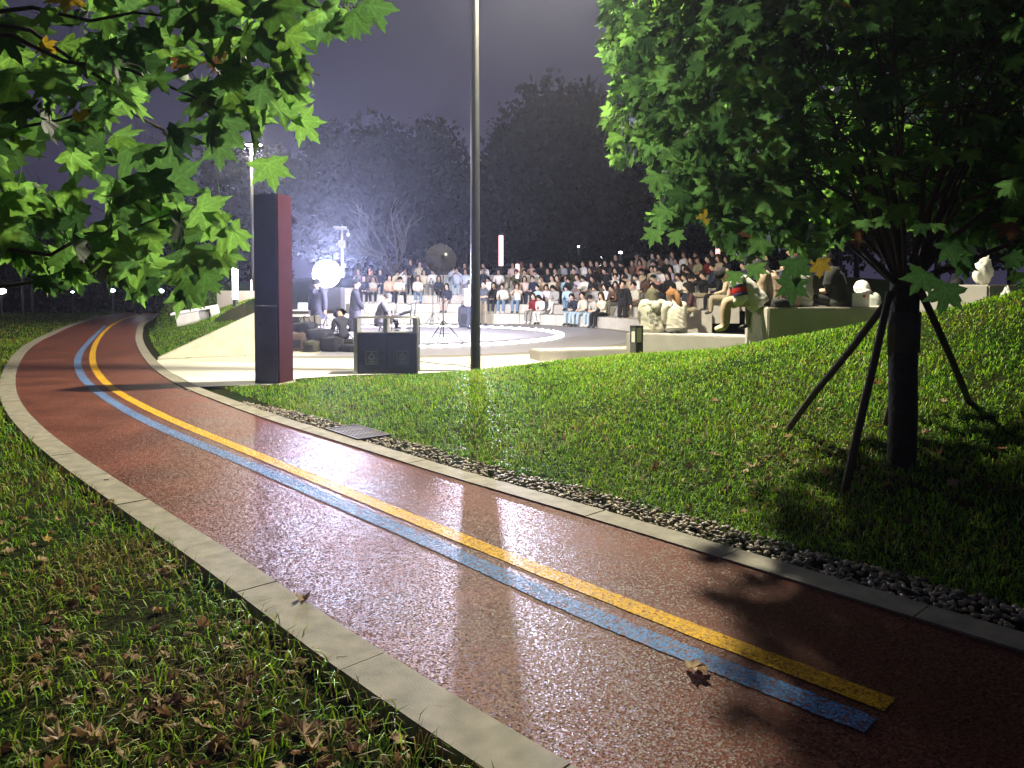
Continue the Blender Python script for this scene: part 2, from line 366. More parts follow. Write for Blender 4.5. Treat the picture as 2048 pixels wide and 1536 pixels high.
# plaza apron and stage floor
EDGE = [(372, 783), (400, 774), (470, 772), (540, 770), (600, 757), (700, 751), (840, 747), (945, 742), (1065, 733)]
pz = [gnd(*p) for p in EDGE]
poly = [(p.x, p.y) for p in pz] + [(2.3, 15.2), (3.4, 14.6), (5.0, 13.6), (8.5, 15.5), (9.5, 20), (9.0, 24)]
for a in range(10, 134, 6): poly.append((CEN.x + 8.6 * math.cos(R(a)), CEN.y + 8.6 * math.sin(R(a))))
for a in range(137, 236, 6): poly.append((CEN.x + 5.3 * math.cos(R(a)), CEN.y + 5.3 * math.sin(R(a))))
poly = [q for q in poly if True]; poly += [WB, (WA[0] + .0, WA[1])]
kk = [i for i in range(NR) if gnd(372, 783).y < ROUT[i][1] < WA[1]]
poly += [(ROUT[i][0], ROUT[i][1]) for i in kk[::-1]]
m = MB(); n = len(poly); m.add([(*p, .004) for p in poly], [tuple(range(n))])
po = m.mesh('plaza', plazam)
b = bmesh.new(); b.from_mesh(po); bmesh.ops.triangulate(b, faces=b.faces, ngon_method='EAR_CLIP'); bmesh.ops.recalc_face_normals(b, faces=b.faces)
if sum(f.normal.z for f in b.faces) < 0: bmesh.ops.reverse_faces(b, faces=b.faces)
b.to_mesh(po); b.free()
tag(link('plaza', po), kind='structure')
PLZ = np.array(poly)
def inpoly(P, Q):
    x, y = P[:, 0], P[:, 1]; c = np.zeros(len(P), bool); j = len(Q) - 1
    for i in range(len(Q)):
        xi, yi = Q[i]; xj, yj = Q[j]
        k = ((yi > y) != (yj > y)) & (x < (xj - xi) * (y - yi) / (yj - yi + 1e-12) + xi); c ^= k; j = i
    return c
def ringmesh(name, r0, r1, a0, a1, z, m, kind='structure', n=90):
    A = np.radians(np.linspace(a0, a1, n)); cs = np.c_[np.cos(A), np.sin(A)]; c = np.array([CEN.x, CEN.y])
    return ribbon(name, c + cs * r1, c + cs * r0, z, m, 1)
ringmesh('floor_band', 7.15, 7.6, 256, 425, .008, bandm)  # flat ring band, darker than the floor around it
m = MB(); SFL = []
for i in range(96):
    a = 360 * i / 96; q = 5.12 if 137 < a < 262 else 7.14; SFL.append((CEN.x + q * math.cos(R(a)), CEN.y + q * math.sin(R(a)), .009))
m.add([(CEN.x, CEN.y, .009)] + SFL, [(0, 1 + i, 1 + (i + 1) % 96) for i in range(96)])
tag(m.build('stage_floor', stagem), kind='structure')
mk = mat('floor_cable_black', (.01, .01, .012), .5)

# ------------------------------------------------------------------ wedge wall of the lawn bank
m = MB(); dx = Vector((WB[0] - WA[0], WB[1] - WA[1], 0)); dn = Vector((-dx.y, dx.x, 0)).normalized()
for k in (0,):
    A = Vector((*WA, 0)); Bq = Vector((*WB, 0)); top = 1.16
    V = [A, Bq, Bq + Vector((0, 0, top)), A + Vector((0, 0, .03))]; V2 = [p + dn * .22 for p in V]
    m.add(V + V2, [(0, 1, 2, 3), (7, 6, 5, 4), (3, 2, 6, 7), (1, 5, 6, 2), (0, 3, 7, 4), (0, 4, 5, 1)])
o = m.build('wedge_wall', concrete, bevel=.012)
tag(o, 'pale concrete wedge-shaped retaining wall holding the grass bank beside the dark pillar', 'wall')
# retaining ring beside the stage, behind the pillar
def ringsolid(name, r0, r1, a0, a1, z0, z1, m, parent=None, n=None, bevel=.015):
    n = n or max(3, int(abs(a1 - a0) / 3) + 1); A = [R(a0 + (a1 - a0) * i / (n - 1)) for i in range(n)]
    inn = [(CEN.x + r0 * math.cos(a), CEN.y + r0 * math.sin(a)) for a in A]; out = [(CEN.x + r1 * math.cos(a), CEN.y + r1 * math.sin(a)) for a in A]
    V = [(*p, z0) for p in inn] + [(*p, z0) for p in out] + [(*p, z1) for p in inn] + [(*p, z1) for p in out]; Fs = []
    for i in range(n - 1):
        Fs += [(2 * n + i, 2 * n + i + 1, 3 * n + i + 1, 3 * n + i), (i, i + 1, 2 * n + i + 1, 2 * n + i), (n + i + 1, n + i, 3 * n + i, 3 * n + i + 1)]
    Fs += [(0, 2 * n, 3 * n, n), (n - 1, 2 * n - 1, 4 * n - 1, 3 * n - 1)]
    q = MB(); q.add(V, Fs); o = q.build(name, m, parent)
    b = bmesh.new(); b.from_mesh(o.data); bmesh.ops.recalc_face_normals(b, faces=b.faces)
    if bevel: bmesh.ops.bevel(b, geom=[x for x in b.edges if len(x.link_faces) == 2 and x.calc_face_angle(0) > .9], offset=bevel, segments=1, affect='EDGES')
    b.to_mesh(o.data); b.free(); return o
o = ringsolid('retaining_wall', 5.15, 5.38, 156, 231, -.03, .30, concrete)
tag(o, 'low curved concrete wall behind the pillar at the edge of the stage', 'wall')

# ------------------------------------------------------------------ the curved steps that the crowd sits on
TR = [7.6, 8.5, 9.4, 10.3, 11.2, 12.1, 13.0]; TZ = [.41, .78, 1.13, 1.45, 1.77, 2.05]; TB = [-.03] + TZ[:-1]
ORD = ['first', 'second', 'third', 'fourth', 'fifth', 'top']
ENDS = [(-4, 136), (-4, 115), (-2, 114), (2, 113), (4, 106), (6, 98)]
for k in range(6):
    t = empty('seating_step', (0, 0, 0), label=f'{ORD[k]} curved white concrete seating step {"above the stage floor" if k == 0 else "at the back of the crowd" if k == 5 else "of the amphitheatre counted from the floor"}', cat='seating step', group='curved seating steps of the amphitheatre')
    a = ENDS[k][0]
    while a < ENDS[k][1] - 2:
        b_ = min(a + 13, ENDS[k][1]); ringsolid('seat_block', TR[k], TR[k + 1] + (0 if k == 5 else .05), a + .06, b_ - .06, -.03 if k < 1 else TB[k] - .4, TZ[k], seatstone, t); a = b_
# raised stair cheeks between the blocks of seats
for i, (px, k) in enumerate([(1003, 3), (1181, 3), (1278, 3), (1322, 4), (762, 2)]):
    pass
# ================================================================== STREET FURNITURE AND BUILT THINGS
darkmet = mat('dark_bronze_paint', (.030, .030, .028), .42, .3, var=.2, scale=10)
greypole = mat('grey_green_pole_paint', (.05, .052, .044), .42, .3, var=.15, scale=6)
steel = mat('brushed_steel', (.42, .41, .38), .38, .8, var=.15, scale=14)
blackp = mat('black_paint', (.012, .012, .014), .38, var=.2, scale=20)
navyp = mat('navy_black_panel', (.020, .021, .030), .33, .2, var=.25, scale=3)
redp = mat('dark_red_panel', (.060, .008, .013), .45, .1, var=.15, scale=4)
whitep = mat('white_paint', (.75, .74, .70), .45)
offw = mat('off_white_paint', (.62, .60, .54), .55, var=.12, scale=6)
black = mat('black_cloth', (.012, .012, .014), .85)
rubber = mat('black_rubber', (.016, .016, .017), .6)
chrome = mat('chrome', (.6, .6, .62), .2, 1)
glowpink = mat('light_tube_glow', (.9, .8, .8), .5, emit=(1.0, .50, .49), es=1.7)
glowbank = mat('bright_tube_glow', (.9, .8, .8), .5, emit=(1.0, .74, .70), es=30)
glowwhite = mat('softbox_glow', (.9, .9, .9), .5, emit=(.92, .93, 1.0), es=14)
glowled = mat('led_strip_glow', (.9, .9, .9), .5, emit=(.95, .93, 1.0), es=7)
glowfar = mat('far_light_glow', (.9, .9, .9), .5, emit=(.85, .92, 1.0), es=16)
glowlamp = mat('street_lamp_glow', (.9, .9, .85), .5, emit=(1.0, .93, .76), es=30)
screenm = mat('lit_screen', (.1, .1, .1), .4, emit=(.8, .86, 1.0), es=2.2)

# tall park lamp post with the lamp that lights the path
b0 = gnd(951, 742); px = b0.x; py_ = b0.y
t = empty('lamp_post', (px, py_, -.02), label='tall dark round lamp post standing at the lawn edge beside the double bin', cat='lamp post')
m = MB(); m.lathe([(.092, 0), (.092, .02), (.088, .5), (.076, 4), (.062, 8.2), (.05, 8.45)], 20); m.build('pole', greypole, t, smooth=True)
m = MB(); m.lathe([(.15, 0), (.15, .018), (.10, .02), (.10, .05)], 20); m.build('base_flange', darkmet, t)
for a in range(4):
    m = MB(); m.lathe([(.014, .018), (.014, .045)], 6, Matrix.Translation((.122 * math.cos(a * 1.57 + .78), .122 * math.sin(a * 1.57 + .78), 0))); m.build('bolt', steel, t)
m = MB(); lv = LAMP - Vector((px, py_, -.02)); m.tube([(0, 0, 8.15), (lv.x * .4, lv.y * .4, 8.5), (lv.x * .8, lv.y * .8, lv.z + .12)], [.035, .03, .03], 10); m.build('arm', greypole, t, smooth=True)
m = MB(); m.box(lv.x, lv.y, lv.z + .06, .62, .26, .07); h_ = m.build('lamp_head', greypole, t, bevel=.02)
m = MB(); m.box(lv.x, lv.y, lv.z + .012, .5, .2, .02); m.build('lamp_lens', glowlamp, h_)

# dark pillar with a red flank
p0 = gnd(549, 764)
t = empty('signal_pillar', (p0.x, p0.y, -.03), R(-15), label='tall dark square pillar with a red side face, standing in the grass by the path', cat='pillar')
H_ = 2.95
m = MB(); m.box(-.02, 0, 1.23 / 2, .40, .385, 1.23); m.build('lower_cabinet', mat('slate_cabinet', (.09, .095, .13), .36, .2, var=.3, scale=2.5), t, bevel=.006)
m = MB(); m.box(-.02, 0, 1.238 + (H_ - 1.238) / 2, .392, .375, H_ - 1.238); m.build('upper_panel', navyp, t, bevel=.006)
m = MB(); m.box(.201, .0, H_ / 2, .036, .39, H_ + .006); m.build('red_flank', redp, t, bevel=.006)
m = MB(); m.box(-.10, -.196, .95, .02, .012, .06); m.build('lock', blackp, t)
m = MB(); m.box(-.02, 0, .012, .5, .46, .05); m.build('footing', concrete, t)

# double litter bin
b1 = gnd(771, 748); bw = 1.10
t = empty('litter_bin', (b1.x, b1.y, -.02), R(2), label='black double recycling bin in a steel frame with two doors at the lawn edge', cat='bin')
m = MB(); m.box(.03, .2, .035, 1.02, .36, .07); m.build('plinth', darkmet, t)
m = MB(); m.box(.035, .21, .395, 1.0, .38, .65); m.build('bin_body', blackp, t, bevel=.008)
for s, cx in ((0, -.215), (1, .285)):
    m = MB(); m.box(cx, .012, .39, .485, .024, .635); d_ = m.build('door', navyp, t, bevel=.006)
    # printed panel: frame, symbol and caption as thin raised print
    pm = mat('bin_print', (.50, .50, .46), .6)
    q = MB(); y0 = -.003
    fx, fz, fw, fh = cx - (.02 if s == 0 else -.005), .30, .195, .215
    for (x_, z_, w_, hh) in ((fx, fz + fh / 2, fw, .006), (fx, fz - fh / 2, fw, .006), (fx - fw / 2, fz, .006, fh + .006), (fx + fw / 2, fz, .006, fh + .006)): q.box(x_, y0, z_, w_, .004, hh)
    q.build('notice_frame', pm, d_)
    q = MB()
    if s: P_ = [(0, .085), (.055, -.012), (.045, -.022), (-.045, -.022), (-.055, -.012), (0, .085)]
    else: P_ = [(.012, -.045), (.012, -.015), (.052, -.015), (.056, -.006), (0, .085), (-.056, -.006), (-.052, -.015), (-.012, -.015), (-.012, -.045)]
    for (u, v), (u2, v2) in zip(P_[:-1], P_[1:]): q.tube([(fx + u, y0, fz + v), (fx + u2, y0, fz + v2)], .0065, 6)
    q.build('recycling_symbol', pm, d_)
    for txt, zz, sz in ((('其他垃圾', '可回收物')[s], fz - .075, .030), (('OTHER WASTE', 'RECYCLABLE')[s], fz - .092, .013)):
        cu = bpy.data.curves.new('caption', 'FONT'); cu.body = txt; cu.size = sz; cu.align_x = 'CENTER'
        ob = bpy.data.objects.new('tmp', cu); C.objects.link(ob)
        me = bpy.data.meshes.new_from_object(ob.evaluated_get(bpy.context.evaluated_depsgraph_get())); bpy.data.objects.remove(ob)
        me.materials.clear(); me.materials.append(pm)
        link('caption', me, d_, (fx, -.0035, zz), (math.pi / 2, 0, 0))
    m = MB(); m.lathe([(.012, 0), (.012, .014), (.006, .016)], 10, Matrix.Translation((.035 + (-.065 if s == 0 else .065), -.002, .38)) @ Matrix.Rotation(R(90), 4, 'X')); m.build('door_knob', darkmet, d_)
m = MB(); m.box(-.02, .03, .345, .012, .012, .05); m.build('latch', steel, t)
m = MB(); m.box(.035, .2, .728, 1.02, .42, .018); m.build('top_tray', steel, t)
m = MB(); m.box(-.505, .19, .5, .06, .44, .98); m.build('end_plate', steel, t, bevel=.004)
m = MB(); m.box(.0, .2, .855, .075, .40, .24); m.build('divider_plate', steel, t)
m = MB(); m.box(.505, .2, .855, .075, .40, .24); m.build('end_flap', steel, t)
for yy in (.0, .4):
    m = MB(); m.tube([(-.52, yy, .99), (.50, yy, .99), (.535, yy, .975), (.548, yy, .94), (.548, yy, .02)], .013, 8); m.build('frame_rail', steel, t, smooth=True)

# low benches that step round the lawn
def bench(name, pts, z0, z1, label, joint=None):
    m = MB(); m.prism(pts, z0, z1); o = m.build(name, seatstone, bevel=.02)
    return tag(o, label, 'bench', 'low concrete benches along the lawn')
def quadpts(A, B, dep):
    A = Vector(A[:2]); B = Vector(B[:2]); d = (B - A).normalized(); n_ = Vector((-d.y, d.x)) * dep
    return [tuple(A), tuple(B), tuple(B + n_), tuple(A + n_)]
a1 = at(1078, 690, 15.0); a2 = at(1262, 690, 15.6); bench('concrete_bench', quadpts((a1.x, a1.y), (a2.x, a2.y), .62), -.05, .21, 'lowest flat concrete bench beside the plaza, only its top above the grass')
b1_ = at(1252, 660, 14.6); b2_ = at(1500, 660, 13.35); bench('concrete_bench', quadpts((b1_.x, b1_.y), (b2_.x, b2_.y), .72), -.05, .60, 'middle concrete bench with two people in hoodies seated on it')
c1 = at(1536, 612, 11.9); c2 = at(1990, 608, 12.4); bench('concrete_bench', quadpts((c1.x, c1.y), (c2.x, c2.y), .85), .0, 1.17, 'long high concrete bench on the lawn crest with a row of people and bags')
d1_ = at(1976, 600, 10.9); d2_ = at(2260, 600, 11.0); bench('concrete_bench', [(d1_.x, d1_.y), (d2_.x, d2_.y), (d2_.x, d2_.y + 1), (d1_.x - .62, d1_.y + .75)], .6, 1.53, 'highest concrete bench end behind the staked tree carrying a white plastic bag')

# bollard light
p = at(1273, 697, 14.0); g = hz(p.x, p.y)
t = empty('bollard_light', (p.x, p.y, g), R(28), label='short square bollard lamp with pale panels and a black cap before the hoodie bench', cat='bollard light')
m = MB(); m.box(0, 0, .12, .17, .17, .26); m.build('base', mat('bollard_grey', (.10, .095, .085), .5), t)
m = MB(); m.box(0, 0, .39, .145, .145, .27); m.build('diffuser', whitep, t)
for sx in (-1, 1):
    for sy in (-1, 1):
        m = MB(); m.box(sx * .075, sy * .075, .39, .024, .024, .28); m.build('post', blackp, t)
m = MB(); m.box(0, 0, .545, .178, .178, .035); m.build('cap', blackp, t)
m = MB(); m.box(.0, -.087, .12, .165, .006, .25); m.build('face_plate', blackp, t)

# drain grate in the pebble strip
gA, gB, gC, gD = [gnd(*q) for q in ((650, 861), (716, 883), (784, 871), (717, 851))]
u = ((gB - gA) + (gC - gD)) / 2; v = ((gD - gA) + (gC - gB)) / 2; uL, vL = u.length, v.length; u.normalize(); v = (v - u * v.dot(u)).normalized(); vL *= .9
t = empty('drain_grate', (gA.x, gA.y, -.004), math.atan2(u.y, u.x), label='rectangular dark iron drain grate set in the pebble strip beside the kerb', cat='drain grate')
iron = mat('cast_iron', (.06, .048, .044), .7, .2, var=.3, scale=30)
for (x_, y_, sx, sy) in ((uL / 2, .012, uL, .024), (uL / 2, vL - .012, uL, .024), (.012, vL / 2, .024, vL - .05), (uL - .012, vL / 2, .024, vL - .05)):
    m = MB(); m.box(x_, y_, .008, sx, sy, .04); m.build('frame_bar', iron, t)
nb = 11
for i in range(1, nb):
    m = MB(); m.box(uL / 2, vL * i / nb, .012, uL - .05, .021, .024); m.build('grate_bar', iron, t)
for i in (1, 2):
    m = MB(); m.box(uL * i / 3, vL / 2, .0125, .03, vL - .05, .022); m.build('cross_bar', iron, t)
m = MB(); m.box(uL / 2, vL / 2, -.03, uL - .05, vL - .05, .012); m.build('pit_floor', black, t)
GRC = np.array([gA.x + u.x * uL / 2 + v.x * vL / 2, gA.y + u.y * uL / 2 + v.y * vL / 2]); GRR = .5 * math.hypot(uL, vL)
GU = np.array([u.x, u.y]); GV = np.array([v.x, v.y])
def ingrate(P, pad=.02):
    q = P - GRC; return (np.abs(q @ GU) < uL / 2 + pad) & (np.abs(q @ GV) < vL / 2 + pad)

# pebbles
ico = bmesh.new(); bmesh.ops.create_icosphere(ico, subdivisions=1, radius=1); IV = np.array([v_.co for v_ in ico.verts]); IF = np.array([[v_.index for v_ in f.verts] for f in ico.faces]); ico.free()
IV = IV * (1 + .12 * rng.standard_normal((len(IV), 1)))
s_ = np.r_[0, np.cumsum(np.linalg.norm(np.diff(ROUT, axis=0), axis=1))]
i0 = np.argmin(np.abs(ROUT[:, 1] - gnd(445, 803).y)); smax = s_[i0]
PV = []; PF = []; PM = []; npb = 0
lim = 4200
for k in range(lim):
    ss = smax * random.random() ** 1.25; wd = random.uniform(.01, .40) if ss > 1 else random.uniform(.01, .4)
    if ss < 3.4 and random.random() < .3: continue
    bx = np.interp(ss, s_, ROUT[:, 0]); by = np.interp(ss, s_, ROUT[:, 1]); nn = np.array([np.interp(ss, s_, rn[:, 0]), np.interp(ss, s_, rn[:, 1])])
    wl = .31 * min(1, (smax - ss) / 1.5 + .15) * (1 + .25 * mnoise.noise((ss * 1.3, 3, 0)))
    pt = np.array([bx, by]) + nn * (.012 + random.random() * wl)
    if ingrate(pt[None])[0]: continue
    sc_ = np.array([random.uniform(.014, .027), random.uniform(.010, .018), random.uniform(.007, .012)])
    M_ = np.array(Euler((random.gauss(0, .35), random.gauss(0, .35), random.random() * 6.28)).to_matrix())
    PV.append((IV * sc_) @ M_.T + np.array([pt[0], pt[1], -.012 + random.random() * .022])); PF.append(IF + npb * len(IV)); PM += [random.randrange(4)] * len(IF); npb += 1
pebm = [mat('pebble_tan', (.34, .28, .18), .6), mat('pebble_grey', (.24, .22, .18), .6), mat('pebble_pale', (.46, .40, .30), .6), mat('pebble_dark', (.11, .10, .085), .6)]
o = link('gravel', npmesh('gravel', np.concatenate(PV), np.concatenate(PF), pebm, PM, smooth=True)); tag(o, 'strip of loose river pebbles between the inner kerb and the lawn', 'pebbles', kind='stuff')

# white slab bench on the left bank
def onground(x, y, up_=0):
    z = 0
    for _ in range(12): p = gnd(x, y, z + up_); z = .5 * z + .5 * hz(p.x, p.y)
    return gnd(x, y, z + up_)
q1 = onground(352, 660); q2 = at(437, 646, q1.y + .25)
q1.z += .13; q2.z += .15
t = empty('slab_bench', q1, label='white concrete bench with slatted top tilted on the left grass bank', cat='bench')
dd = q2 - q1; Lb = dd.length
bt = Matrix.Rotation(math.atan2(dd.y, dd.x), 4, 'Z') @ Matrix.Rotation(-math.asin(dd.z / Lb), 4, 'Y')
m = MB(); m.box(Lb * .29, .22, .14, Lb * .54, .40, .36, bt); m.build('left_block', offw, t, bevel=.01)
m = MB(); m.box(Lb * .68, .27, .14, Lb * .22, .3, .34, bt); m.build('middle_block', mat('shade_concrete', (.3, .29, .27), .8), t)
m = MB(); m.box(Lb * .92, .22, .16, Lb * .17, .42, .40, bt); m.build('right_block', offw, t, bevel=.01)
for i in range(3):
    m = MB(); m.box(Lb * .46, .02 + i * .17, .36 + i * .015, Lb * 1.06, .125, .06, bt); m.build('slat', whitep, t, bevel=.006)
# tube lamps -------------------------------------------------------
def tube_lamp(px_, ytop, ybot, d, base_y, label, w_=.09, gm_=None, z0=None):
    tp = at(px_, ytop, d); bt_ = at(px_, ybot, d); zb = hz(tp.x, tp.y) if z0 is None else z0
    t = empty('tube_lamp', (tp.x, tp.y, zb), label=label, cat='tube lamp', group='glowing tube lamps round the amphitheatre')
    m = MB(); m.lathe([(w_ * .9, 0), (w_ * .9, .03), (w_ * .62, .04), (w_ * .62, max(.06, bt_.z - zb))], 12); m.build('post', darkmet, t)
    m = MB(); m.lathe([(w_ * .6, bt_.z - zb), (w_ * .66, bt_.z - zb + .03), (w_ * .66, tp.z - zb - .03), (w_ * .6, tp.z - zb)], 14); m.build('light_tube', gm_ or glowpink, t, smooth=True)
    m = MB(); m.lathe([(w_ * .7, tp.z - zb), (w_ * .7, tp.z - zb + .05), (w_ * .3, tp.z - zb + .07)], 12); m.build('cap', darkmet, t)
tube_lamp(470, 536, 598, 24.3, 0, 'brightest pink tube lamp on the left grass bank behind the slab bench', .13, glowbank)
tube_lamp(506, 560, 596, 27, 0, 'pink tube lamp just left of the dark pillar', .10, glowbank)
tube_lamp(432, 566, 590, 36, 0, 'thin faint tube lamp above the slab bench', .06)
tube_lamp(741, 538, 568, 37, 0, 'tube lamp glowing beside the bare tree above the left steps', .13)
tube_lamp(1002, 471, 532, 37.5, 0, 'tallest pink tube lamp behind the crowd, just beyond the lamp post', .18)
tube_lamp(1035, 528, 557, 33, 0, 'shorter pink tube lamp in the upper rows of the crowd', .13, z0=1.77)
tube_lamp(1436, 462, 522, 37, 0, 'tube lamp seen through the left leaves of the staked tree', .17)
tube_lamp(1612, 432, 505, 37, 0, 'thin tube lamp seen deep through the staked tree', .12)
tube_lamp(1683, 448, 476, 40, 0, 'small tube lamp seen through the branches of the staked tree', .13)
# low lit wall behind the first tube lamp
p = at(515, 606, 25.5); m = MB(); m.prism([(p.x - 1.5, p.y + .3), (p.x + .4, p.y - .4), (p.x + .5, p.y - .15), (p.x - 1.4, p.y + .55)], .6, 1.36); tag(m.build('bank_wall', whitep, bevel=.01), 'short white wall glowing beside the brightest tube lamp on the left bank', 'wall')
# far lamps; the last five stand for building window lights, built as lamp posts -------------------------------------------------------
FARL = [(2, 582, 60, .30, 'big white far lamp at the very edge beside the dark shrubs'), (145, 584, 70, .10, 'faint far lamp low under the overhanging maple'), (225, 581, 65, .17, 'far white lamp beyond the bend of the path'), (281, 580, 62, .26, 'bright far white lamp above the bend of the path'), (322, 582, 66, .20, 'far lamp right beside the bright one above the bend'), (400, 581, 68, .17, 'lone far lamp over the slab bench'), (486, 583, 70, .17, 'far lamp between the two left tube lamps'), (497, 584, 74, .14, 'smaller far lamp beside the one between the tube lamps'),
        (43, 509, 66, .10, 'dim high far lamp among the maple leaves'), (62, 509, 70, .09, 'dimmer high far lamp among the maple leaves'), (1157, 493, 78, .09, 'small far window light over the middle of the crowd'), (1241, 505, 80, .16, 'highest small far window light over the right part of the crowd'), (1203, 515, 84, .11, 'tiny far window light in the gap between two dark trees'), (1200, 530, 82, .12, 'lowest tiny far window light in the gap between trees'), (1239, 535, 79, .13, 'tiny far window light just above the right crowd heads')]
for (x_, y_, d, r_, lb) in FARL:
    k_ = (40.5 if x_ < 600 else 38.6) / d; d *= k_; r_ *= k_ * 1.15
    p = at(x_, y_, d); g = -.05
    t = empty('far_light', (p.x, p.y, g), label=lb, cat='street lamp', group='distant white street lamps')
    m = MB(); m.tube([(0, 0, 0), (0, 0, p.z - g - r_)], [.07, .05], 6); m.build('pole', darkmet, t)
    m = MB(); m.lathe([(r_ * .3, p.z - g - r_ * .7), (r_, p.z - g - r_ * .3), (r_, p.z - g + r_ * .3), (r_ * .3, p.z - g + r_ * .7)], 10); m.build('lamp_globe', glowfar, t, smooth=True)
# thin street lamp on the left, camera mast
p = at(508, 600, 26); tp = at(502, 290, 26); g = hz(p.x, p.y)
t = empty('street_lamp', (p.x, p.y, g), label='thin pale street lamp rising behind the dark pillar into the maple leaves', cat='street lamp')
m = MB(); m.tube([(0, 0, 0), (tp.x - p.x, 0, tp.z - g)], [.07, .045], 10); m.build('pole', greypole, t, smooth=True)
lw = LAMP2 - p; m = MB(); m.tube([(tp.x - p.x, 0, tp.z - g - .05), (lw.x, lw.y, LAMP2.z - g + .06)], .03, 8); m.build('arm', greypole, t)
m = MB(); m.box(lw.x, lw.y, LAMP2.z - g + .05, .6, .24, .07); h_ = m.build('lamp_head', greypole, t, bevel=.02)
m = MB(); m.box(lw.x, lw.y, LAMP2.z - g + .002, .5, .2, .02); m.build('lamp_lens', glowlamp, h_)
p = at(685, 588, 36); g = hz(p.x, p.y); k = p.z - g
t = empty('camera_mast', (p.x, p.y, g), label='slim white surveillance mast with cameras on a cross arm and an equipment box', cat='camera mast')
zt = at(685, 458, 36).z - g
m = MB(); m.tube([(0, 0, 0), (0, 0, zt)], [.075, .055], 10); m.build('mast', whitep, t, smooth=True)
m = MB(); m.tube([(0, 0, zt), (0, 0, zt + .22)], .012, 6); m.build('antenna', whitep, t)
zb = at(685, 488, 36).z - g
m = MB(); m.box(.02, -.12, zb, .30, .16, .36); m.build('equipment_box', offw, t, bevel=.015)
m = MB(); m.box(0, 0, zt - .02, .62, .06, .05); m.build('cross_arm', whitep, t)
for sx, yw in ((-.28, .5), (-.12, -.3), (.12, .2)):
    m = MB(); m.box(0, 0, 0, .24, .1, .09, Matrix.Translation((sx, -.03, zt + .08)) @ Matrix.Rotation(yw, 4, 'Z') @ Matrix.Rotation(.2, 4, 'Y')); m.build('camera', whitep, t)
m = MB(); m.lathe([(.03, zt - .06), (.03, zt - .18), (.09, zt - .2), (.09, zt - .30), (.03, zt - .38)], 10, Matrix.Translation((.30, 0, 0))); m.build('dome_camera', whitep, t)

# ------------------------------------------------------------------ stage things
# scalloped LED rope round the stage
m = MB(); N = 420; pts = []
for i in range(N + 1):
    a = 2 * math.pi * i / N; r_ = 4.9 + .09 * math.sin(a * 70); pts.append((CEN.x + r_ * math.cos(a), CEN.y + r_ * math.sin(a), .03 + .02 * math.sin(a * 70 + 1)))
m.tube(pts, .035, 5, cap=False); tag(m.build('led_rope', glowled), 'glowing white scalloped LED rope laid in a circle on the stage floor', 'led rope')
def tripod(t, h, spread, leg_h, mm, r_=.014, hub=True, rot=.3):
    m = MB(); m.tube([(0, 0, leg_h * .25), (0, 0, h)], [r_, r_ * .75], 8); m.build('pole', mm, t)
    for a in range(3):
        an = a * 2.094 + rot; m = MB(); m.tube([(0, 0, leg_h), (spread * math.cos(an), spread * math.sin(an), .01)], r_ * .8, 6); m.build('leg', mm, t)
    for a in range(3):
        an = a * 2.094 + rot; m = MB(); m.tube([(0, 0, leg_h * .42), (spread * .55 * math.cos(an), spread * .55 * math.sin(an), leg_h * .45)], r_ * .5, 5); m.build('brace', mm, t)
# umbrella softbox seen from behind
p = SOFT2
t = empty('umbrella_softbox', (p.x, p.y, .006), label='black round umbrella softbox on a tripod, seen from behind', cat='softbox')
tripod(t, p.z - .1, .55, .62, rubber, .018, rot=.35)
dirv = (CEN + Vector((-.6, 2.5, .8)) - p).normalized(); Mx = Matrix.Translation((0, 0, p.z)) @ dirv.to_track_quat('Z', 'Y').to_matrix().to_4x4()
NR_ = 16; prof = [(.05, -.12), (.20, -.08), (.32, .0), (.39, .11), (.42, .22)]
skin_b = mat('softbox_black_fabric', (.022, .021, .023), .75, var=.3, scale=6, spec=.15)
for g_ in range(NR_):
    q = MB(); V = []
    for r_, z_ in prof:
        for f_ in (0, .5, 1):
            a = 2 * math.pi * (g_ + f_) / NR_; rr_ = r_ * (1 - (.03 if f_ == .5 else 0)); V.append(Mx @ Vector((rr_ * math.cos(a), rr_ * math.sin(a), z_)))
    Fs = []
    for i in range(len(prof) - 1):
        for j in range(2): Fs.append((i * 3 + j, i * 3 + j + 1, i * 3 + j + 4, i * 3 + j + 3))
    q.add(V, Fs); q.build('gore_panel', skin_b, t)
    q = MB(); a = 2 * math.pi * g_ / NR_; q.tube([Mx @ Vector((r_ * math.cos(a), r_ * math.sin(a), z_ - .006)) for r_, z_ in prof] + [Mx @ Vector((.435 * math.cos(a), .435 * math.sin(a), .235))], .006, 4); q.build('rib', rubber, t)
q = MB(); q.lathe([(.395, .17), (.0, .18)], 24, Mx, cap=False); q.build('diffuser', mat('softbox_diffuser', (.8, .8, .8), .6, emit=(.95, .95, 1), es=9), t)
q = MB(); q.lathe([(.06, -.30), (.075, -.28), (.075, -.10), (.05, -.09)], 14, Mx); q.build('lamp_body', rubber, t)
q = MB(); q.lathe([(.0, -.308), (.034, -.306)], 14, Mx, cap=False); q.build('rear_display', mat('rear_display_glow', (.2, .2, .18), .5, emit=(1, .98, .8), es=.5), t)
q = MB(); q.tube([(0, 0, p.z - .14), Mx @ Vector((0, 0, -.12))], .022, 6); q.build('bracket', steel, t)
